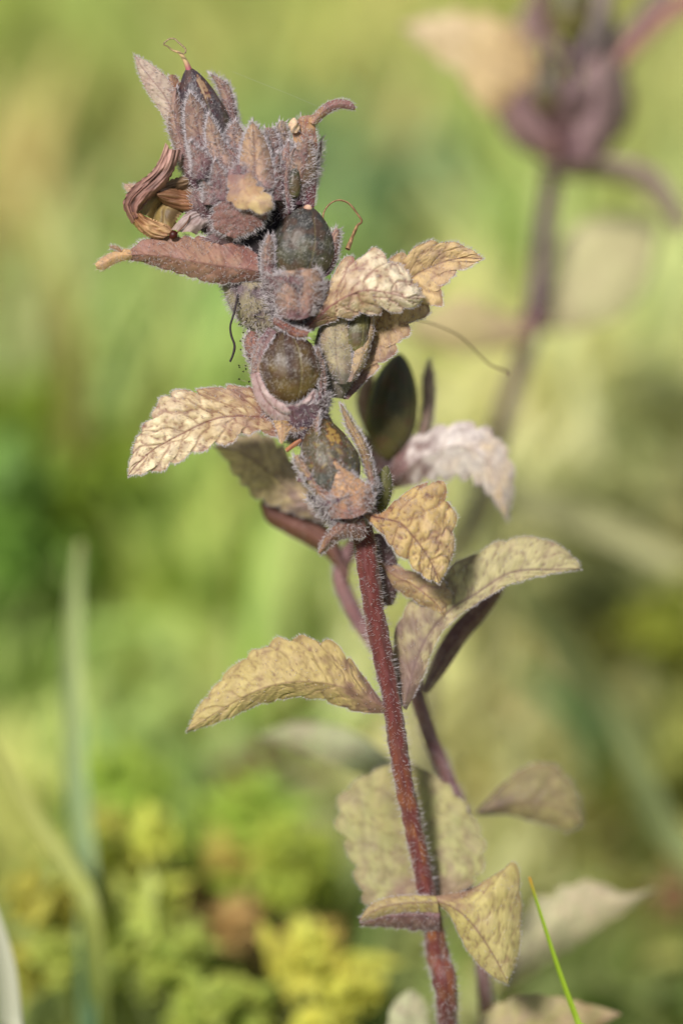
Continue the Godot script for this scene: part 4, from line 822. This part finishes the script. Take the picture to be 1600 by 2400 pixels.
func far_blades():
	blade_part("grass_blade", "broad pale beige blade slanting down to the right in the blur right of the stems", [1180, 1370, -1900, 1290, 1490, -1850, 1400, 1640, -1800, 1500, 1800, -1750], [20, 48, 50, 44, 36], lin(168, 174, 112), lin(160, 168, 104), lin(168, 174, 112))
	blade_part("grass_blade", "grey green blade slanting to the right edge beside the olive leaf", [1400, 1620, -1500, 1470, 1770, -1500, 1550, 1930, -1480, 1640, 2080, -1460], [14, 40, 42, 40, 34], lin(158, 168, 112), lin(148, 160, 100), lin(158, 168, 112))
	blade_part("grass_blade", "mint green blade above the olive leaf at the lower right", [1200, 1560, -2100, 1280, 1620, -2100, 1350, 1690, -2080, 1400, 1790, -2050], [20, 40, 40, 32], lin(140, 182, 116), lin(136, 170, 96), lin(140, 182, 116))
	blade_part("grass_blade", "broad pale blade lying across the blur above the folded leaf", [1600, 1330, -1900, 1480, 1270, -1900, 1360, 1215, -1900, 1230, 1180, -1920, 1150, 1200, -1950], [30, 50, 52, 44, 30], lin(190, 186, 140), lin(180, 176, 124), lin(190, 186, 140))
	blade_part("grass_blade", "lime blade standing in the blur left of the stem", [620, 1180, -2300, 600, 1330, -2280, 585, 1480, -2250, 575, 1640, -2200], [20, 40, 42, 34], lin(160, 190, 84), lin(140, 170, 70), lin(160, 190, 84))
	blade_part("grass_blade", "straw blade in the upper left blur", [30, 420, -2600, 75, 520, -2560, 120, 640, -2500, 150, 780, -2450], [26, 44, 48, 36], lin(170, 164, 92), lin(158, 140, 88), lin(170, 164, 92))


# ================================================================ small plants and dead leaves in the blur behind
func clump(called: String, label: String, category: String, x: float, y: float, height: float, r: float, tall: float, col: Color, vary := 0.25, count := 260, size := 0.0035):
	r *= 0.6; tall *= 0.6; size *= 0.75
	var c := on_ground(x, y, height)
	var root := thing(called, label, category, Vector3(c.x, 0, c.z), {"wildflower": "yellow flower clumps in the meadow", "dead leaves": "dead leaves caught in the meadow", "herb": "herbs in the meadow"}[category])
	var inv := view.inverse()
	var s := Sh.new()
	var st := Sh.new()
	var centres := []
	var lump := 0.42
	for k in 7: centres.append(Vector3(rng.randfn(0, 0.55), rng.randfn(0, 0.55), rng.randfn(0, 0.5)))
	if size > 0.0052:
		lump = 0.9; centres = [Vector3.ZERO]
	for k in count:
		var d := Vector3(rng.randfn(0, 0.5), rng.randfn(0, 0.5), rng.randfn(0, 0.5)) * lump
		if d.length() > 1.2: d = d.normalized() * rng.randf()
		d += centres[k % centres.size()]
		var p := c + Vector3(d.x * r, d.y * tall, d.z * r)
		p.y = maxf(p.y, 0.002)
		var a := Basis(Vector3.UP, rng.randf() * TAU) * Basis(Vector3.RIGHT, rng.randf_range(-1.0, 0.5))
		var sz := size * rng.randf_range(0.6, 1.4)
		var at := s.v.size()
		for v in [Vector3(0, 0, 0.9), Vector3(0.38, 0.1, 0.1), Vector3(0, -0.05, 0), Vector3(-0.38, 0.1, 0.1), Vector3(0, -0.1, -0.9)]:
			s.v.append(inv * (p + a * v * sz - FOCUS) / PX)
			var br := rng.randf_range(1.0 - vary, 1.0 + vary)
			s.c.append(Color(col.r * br * rng.randf_range(0.9, 1.1), col.g * br, col.b * br))
		s.i.append_array(PackedInt32Array([at, at + 1, at + 2, at, at + 2, at + 3, at + 2, at + 1, at + 4, at + 3, at + 2, at + 4]))
	s.normals()
	commit(s, "foliage", M.grass, root, true)
	for k in 7:
		var top := c + Vector3(rng.randf_range(-0.6, 0.6) * r, rng.randf_range(-0.2, 0.6) * tall, rng.randf_range(-0.6, 0.6) * r)
		var low := Vector3(c.x + rng.randf_range(-0.3, 0.3) * r, 0, c.z + rng.randf_range(-0.3, 0.3) * r)
		var path := PackedVector3Array([inv * (low - FOCUS) / PX, inv * (low.lerp(top, 0.5) + Vector3(0.001, 0, 0.001) - FOCUS) / PX, inv * (top - FOCUS) / PX])
		commit(tube_shape(path, [10, 8, 5], 6, 60.0, plain(lin(130, 140, 60))), "stem", M.stem, root)


func clumps():
	clump("flowering_bedstraw", "bright lime yellow flower clump at the lower left behind the blue green blade", "wildflower", 310, 2085, 0.036, 0.013, 0.012, lin(214, 218, 98))
	clump("flowering_bedstraw", "small mustard yellow flower clump left of the blue green blade", "wildflower", 165, 2160, 0.036, 0.008, 0.014, lin(184, 178, 80))
	clump("flowering_bedstraw", "olive yellow flower head above the bright lime clump", "wildflower", 280, 1995, 0.036, 0.009, 0.007, lin(186, 182, 84))
	clump("flowering_bedstraw", "wide lime clump below the bright lime one", "wildflower", 400, 2240, 0.036, 0.015, 0.012, lin(184, 194, 96))
	clump("flowering_bedstraw", "lime clump cut by the bottom edge at the left", "wildflower", 450, 2370, 0.036, 0.012, 0.01, lin(170, 182, 84))
	clump("flowering_bedstraw", "rounded yellow flower clump at the bottom left of the stem", "wildflower", 745, 2330, 0.036, 0.011, 0.012, lin(214, 210, 96))
	clump("flowering_bedstraw", "yellow flower patch at the right edge", "wildflower", 1560, 1770, 0.03, 0.012, 0.014, lin(182, 184, 98))
	clump("flowering_bedstraw", "smaller yellow flower patch higher on the right edge", "wildflower", 1545, 1500, 0.03, 0.013, 0.012, lin(188, 194, 84))
	clump("flowering_bedstraw", "soft lime green clump in the middle left distance", "wildflower", 470, 1950, 0.03, 0.02, 0.015, lin(172, 196, 80))
	clump("flowering_bedstraw", "pale lime tuft just left of the broad leaf", "wildflower", 690, 1985, 0.036, 0.009, 0.01, lin(172, 184, 76))
	clump("dead_leaf_cluster", "orange dead leaves on top of the rounded yellow clump", "dead leaves", 735, 2235, 0.03, 0.005, 0.003, lin(206, 172, 98), 0.2, 18, 0.0052001)
	clump("dead_leaf_cluster", "orange dead leaves in the soft lime clump", "dead leaves", 505, 2000, 0.032, 0.005, 0.004, lin(190, 172, 88), 0.2, 18, 0.0052001)
	clump("dead_leaf_cluster", "small peach coloured dead leaves beside the wide lime clump", "dead leaves", 520, 2145, 0.03, 0.0045, 0.004, lin(206, 170, 112), 0.2, 16, 0.0052001)
	clump("dead_leaf_cluster", "dark russet leaves between the lime clumps", "dead leaves", 425, 2110, 0.025, 0.007, 0.006, lin(132, 100, 66), 0.2, 18, 0.0052001)
	clump("dead_leaf_cluster", "dark red leaves below the pale green leaf", "dead leaves", 600, 1862, 0.03, 0.008, 0.006, lin(112, 76, 60), 0.2, 22, 0.0052001)
	clump("dead_leaf_cluster", "brown litter left of the lower stem", "dead leaves", 610, 2190, 0.015, 0.012, 0.01, lin(126, 96, 62), 0.2, 26, 0.0052001)
	clump("dead_leaf_cluster", "brown dead leaves between the two flower heads at the top", "dead leaves", 1010, 335, 0.03, 0.013, 0.013, lin(150, 104, 84), 0.2, 26, 0.0052001)
	clump("dead_leaf_cluster", "orange leaves under the brown ones between the flower heads", "dead leaves", 1005, 460, 0.03, 0.015, 0.01, lin(200, 156, 74), 0.2, 26, 0.0052001)
	clump("dead_leaf_cluster", "brown leaves at the far upper left", "dead leaves", 235, 225, 0.03, 0.018, 0.014, lin(128, 118, 66), 0.2, 26, 0.0052001)
	clump("dead_leaf_cluster", "pinkish dead leaf at the lower right edge", "dead leaves", 1600, 2100, 0.02, 0.003, 0.004, lin(190, 150, 116), 0.2, 9, 0.0052001)
	clump("herb_tuft", "blue green herb behind the loose curled style", "herb", 860, 450, 0.03, 0.016, 0.02, lin(128, 166, 116), 0.2, 260, 0.006)
	clump("herb_tuft", "pale straw herb at the top beyond the plant tip", "herb", 680, 120, 0.03, 0.024, 0.012, lin(204, 204, 122), 0.2, 260, 0.006)
	clump("herb_tuft", "pale straw herb right of the woolly leaf", "herb", 1440, 1110, 0.03, 0.022, 0.02, lin(176, 180, 120), 0.2, 280, 0.006)
	clump("herb_tuft", "beige herb beyond the folded leaf at the right", "herb", 1400, 1330, 0.03, 0.02, 0.014, lin(172, 176, 116), 0.2, 260, 0.006)
	clump("herb_tuft", "bright green herb at the left edge", "herb", 60, 1280, 0.03, 0.018, 0.02, lin(122, 158, 66), 0.2, 260, 0.006)
	clump("herb_tuft", "bright green herb left of the long golden bract", "herb", 130, 1090, 0.03, 0.02, 0.016, lin(146, 166, 58), 0.2, 260, 0.006)
	clump("dead_leaf_cluster", "straw brown dead leaves at the upper left edge", "dead leaves", 50, 500, 0.03, 0.014, 0.014, lin(186, 158, 92), 0.2, 26, 0.0052001)
	clump("dead_leaf_cluster", "brown dead leaves below the straw brown ones at the left", "dead leaves", 125, 670, 0.03, 0.013, 0.014, lin(174, 132, 92), 0.2, 26, 0.0052001)


# ================================================================ the meadow
func on_ground(x: float, y: float, height: float) -> Vector3:
	var eye := FOCUS + view.z * DIST
	var d := (world(q(x, y, 0)) - eye).normalized()
	return eye + d * ((height - eye.y) / d.y)


func meadow():
	# soil
	var g := Sh.new()
	var n := 70
	for a in n + 1:
		for b in n + 1:
			var u := a / float(n) * 2.0 - 1.0
			var t := b / float(n) * 2.0 - 1.0
			var x := signf(u) * pow(absf(u), 3.0) * 40.0
			var z := signf(t) * pow(absf(t), 3.0) * 40.0 - 0.4
			var near := exp(-(x * x + z * z))
			g.v.append(Vector3(x, -0.002 + 0.004 * near * soft.get_noise_2d(x * 900.0, z * 900.0), z))
			g.n.append(Vector3.UP)
			var k := lin(120, 128, 62).lerp(lin(140, 156, 70), smoothstep(-0.2, 0.3, soft.get_noise_2d(x * 500.0, z * 500.0)))
			g.c.append(k)
	g.grid(n, n, 0)
	var arr := []
	arr.resize(Mesh.ARRAY_MAX)
	arr[Mesh.ARRAY_VERTEX] = g.v; arr[Mesh.ARRAY_NORMAL] = g.n; arr[Mesh.ARRAY_COLOR] = g.c; arr[Mesh.ARRAY_INDEX] = g.i
	var am := ArrayMesh.new()
	am.add_surface_from_arrays(Mesh.PRIMITIVE_TRIANGLES, arr)
	am.surface_set_material(0, M.soil)
	var gm := MeshInstance3D.new()
	gm.name = "ground"
	gm.mesh = am
	add_child(gm)
	structure(gm, "mossy meadow soil under the grass", "ground")

	# patches of different growth: where, how wide (m), colour
	var patches := []
	for r in PATCHES:
		var p := on_ground(r[0], r[1], 0.03)
		var c := lin(r[3], r[4], r[5]).lerp(lin(148, 164, 76), 0.38) * 2.0
		var grey := (c.r + c.g + c.b) / 3.0
		patches.append([Vector2(p.x, p.z), r[2] * 0.75, Color(lerpf(c.r * 1.15, grey, 0.22), lerpf(c.g, grey, 0.22), lerpf(c.b * 1.3, grey, 0.22))])
	var bm := blade_mesh()
	var mm := MultiMesh.new()
	mm.transform_format = MultiMesh.TRANSFORM_3D
	mm.use_colors = true
	mm.mesh = bm
	var xf := []
	var cols := []
	for k in 15000:
		var far := rng.randf() < 0.18
		var z := lerpf(-0.4, -1.3, rng.randf()) if far else lerpf(-0.03, -0.42, rng.randf())
		var half := 0.14 + 0.3 * absf(z)
		var x := rng.randf_range(-half, half)
		var wcol := Color(0, 0, 0, 0)
		var ws := 0.0
		var best := Color(); var bw := -1.0
		for p in patches:
			var d2: float = p[0].distance_squared_to(Vector2(x, z)) / (p[1] * p[1])
			var w := exp(-d2) + 1e-5 / (1.0 + d2)
			w *= rng.randf_range(0.3, 1.7)
			ws += w
			wcol += p[2] * w
			if w > bw: bw = w; best = p[2]
		var col: Color = (wcol / ws).lerp(best, 0.35)
		var br := rng.randf_range(0.8, 1.2)
		col = Color(col.r * br * rng.randf_range(0.9, 1.1), col.g * br, col.b * br)
		var h := rng.randf_range(0.022, 0.06) * (0.6 if z > -0.1 else 1.0)
		var wd := rng.randf_range(0.9, 3.2)
		var bs := Basis(Vector3.UP, rng.randf() * TAU) * Basis(Vector3.RIGHT, rng.randf_range(-0.35, 0.7))
		xf.append(Transform3D(bs * Basis.from_scale(Vector3(wd, h / 0.05, h / 0.05)), Vector3(x, -0.001, z)))
		cols.append(col)
	mm.instance_count = xf.size()
	for k in xf.size():
		mm.set_instance_transform(k, xf[k])
		mm.set_instance_color(k, cols[k])
	var mi := MultiMeshInstance3D.new()
	mi.name = "grass"
	mi.multimesh = mm
	add_child(mi)
	mi.set_meta("kind", "stuff"); mi.set_meta("label", "blurred green and yellow meadow grass filling the background"); mi.set_meta("category", "grass")


func blade_mesh() -> ArrayMesh:
	var s := Sh.new()
	for a in 6:
		var u := a / 5.0
		var w := 0.0015 * (1.0 - pow(u, 2.2)) + 0.00012
		for b in 3:
			var t := b - 1.0
			s.v.append(Vector3(t * w, 0.05 * u * (1.0 - 0.15 * u), 0.02 * u * u + absf(t) * w * 0.4))
			s.c.append(Color.WHITE)
	s.grid(5, 2, 0)
	s.normals()
	var arr := []
	arr.resize(Mesh.ARRAY_MAX)
	arr[Mesh.ARRAY_VERTEX] = s.v; arr[Mesh.ARRAY_NORMAL] = s.n; arr[Mesh.ARRAY_COLOR] = s.c; arr[Mesh.ARRAY_INDEX] = s.i
	var am := ArrayMesh.new()
	am.add_surface_from_arrays(Mesh.PRIMITIVE_TRIANGLES, arr)
	am.surface_set_material(0, M.grass)
	return am


const PATCHES := [
	[100, 100, 0.03, 140, 160, 45], [300, 100, 0.03, 125, 150, 45], [500, 100, 0.03, 140, 165, 60], [680, 110, 0.02, 185, 185, 100], [900, 100, 0.03, 150, 155, 60], [1150, 350, 0.02, 125, 160, 40],
	[60, 300, 0.03, 140, 155, 45], [240, 230, 0.02, 100, 110, 45], [800, 320, 0.02, 90, 145, 60], [1010, 340, 0.015, 120, 80, 55], [1000, 480, 0.015, 170, 145, 70], [1500, 300, 0.03, 140, 150, 70],
	[100, 560, 0.02, 175, 135, 80], [270, 520, 0.03, 110, 150, 45], [860, 480, 0.02, 90, 140, 90], [1150, 540, 0.02, 125, 170, 50], [120, 780, 0.02, 150, 145, 100], [300, 740, 0.03, 115, 155, 50], [450, 740, 0.02, 110, 160, 50],
	[60, 930, 0.02, 95, 140, 65], [200, 900, 0.02, 110, 150, 80], [1120, 900, 0.02, 170, 170, 80], [1500, 900, 0.03, 168, 184, 104], [100, 1100, 0.02, 140, 165, 40], [400, 1150, 0.025, 140, 172, 40], [1400, 1080, 0.04, 172, 176, 116],
	[80, 1300, 0.02, 115, 160, 50], [350, 1300, 0.02, 155, 165, 60], [620, 1380, 0.02, 145, 172, 80], [1450, 1300, 0.04, 172, 176, 116], [80, 1500, 0.02, 100, 150, 60], [300, 1500, 0.02, 130, 162, 40], [560, 1420, 0.015, 95, 120, 50],
	[1250, 1500, 0.03, 170, 174, 110], [1550, 1520, 0.02, 165, 182, 60], [60, 1700, 0.02, 145, 155, 50], [330, 1700, 0.02, 110, 160, 65], [530, 1780, 0.015, 66, 95, 45], [1300, 1680, 0.03, 178, 176, 116], [1560, 1750, 0.02, 182, 182, 62],
	[300, 1900, 0.015, 90, 120, 50], [480, 1920, 0.02, 130, 155, 55], [610, 1870, 0.01, 100, 55, 48], [1480, 1920, 0.02, 130, 150, 75], [80, 2100, 0.015, 100, 125, 60], [640, 2120, 0.015, 110, 100, 50], [800, 2100, 0.015, 75, 110, 40],
	[1560, 2150, 0.02, 100, 160, 60], [120, 2350, 0.015, 110, 145, 40], [560, 2300, 0.015, 120, 110, 60], [880, 2300, 0.015, 60, 90, 40], [1120, 2300, 0.015, 85, 135, 40], [1400, 2280, 0.015, 80, 130, 34], [1550, 2330, 0.015, 130, 140, 85],
]
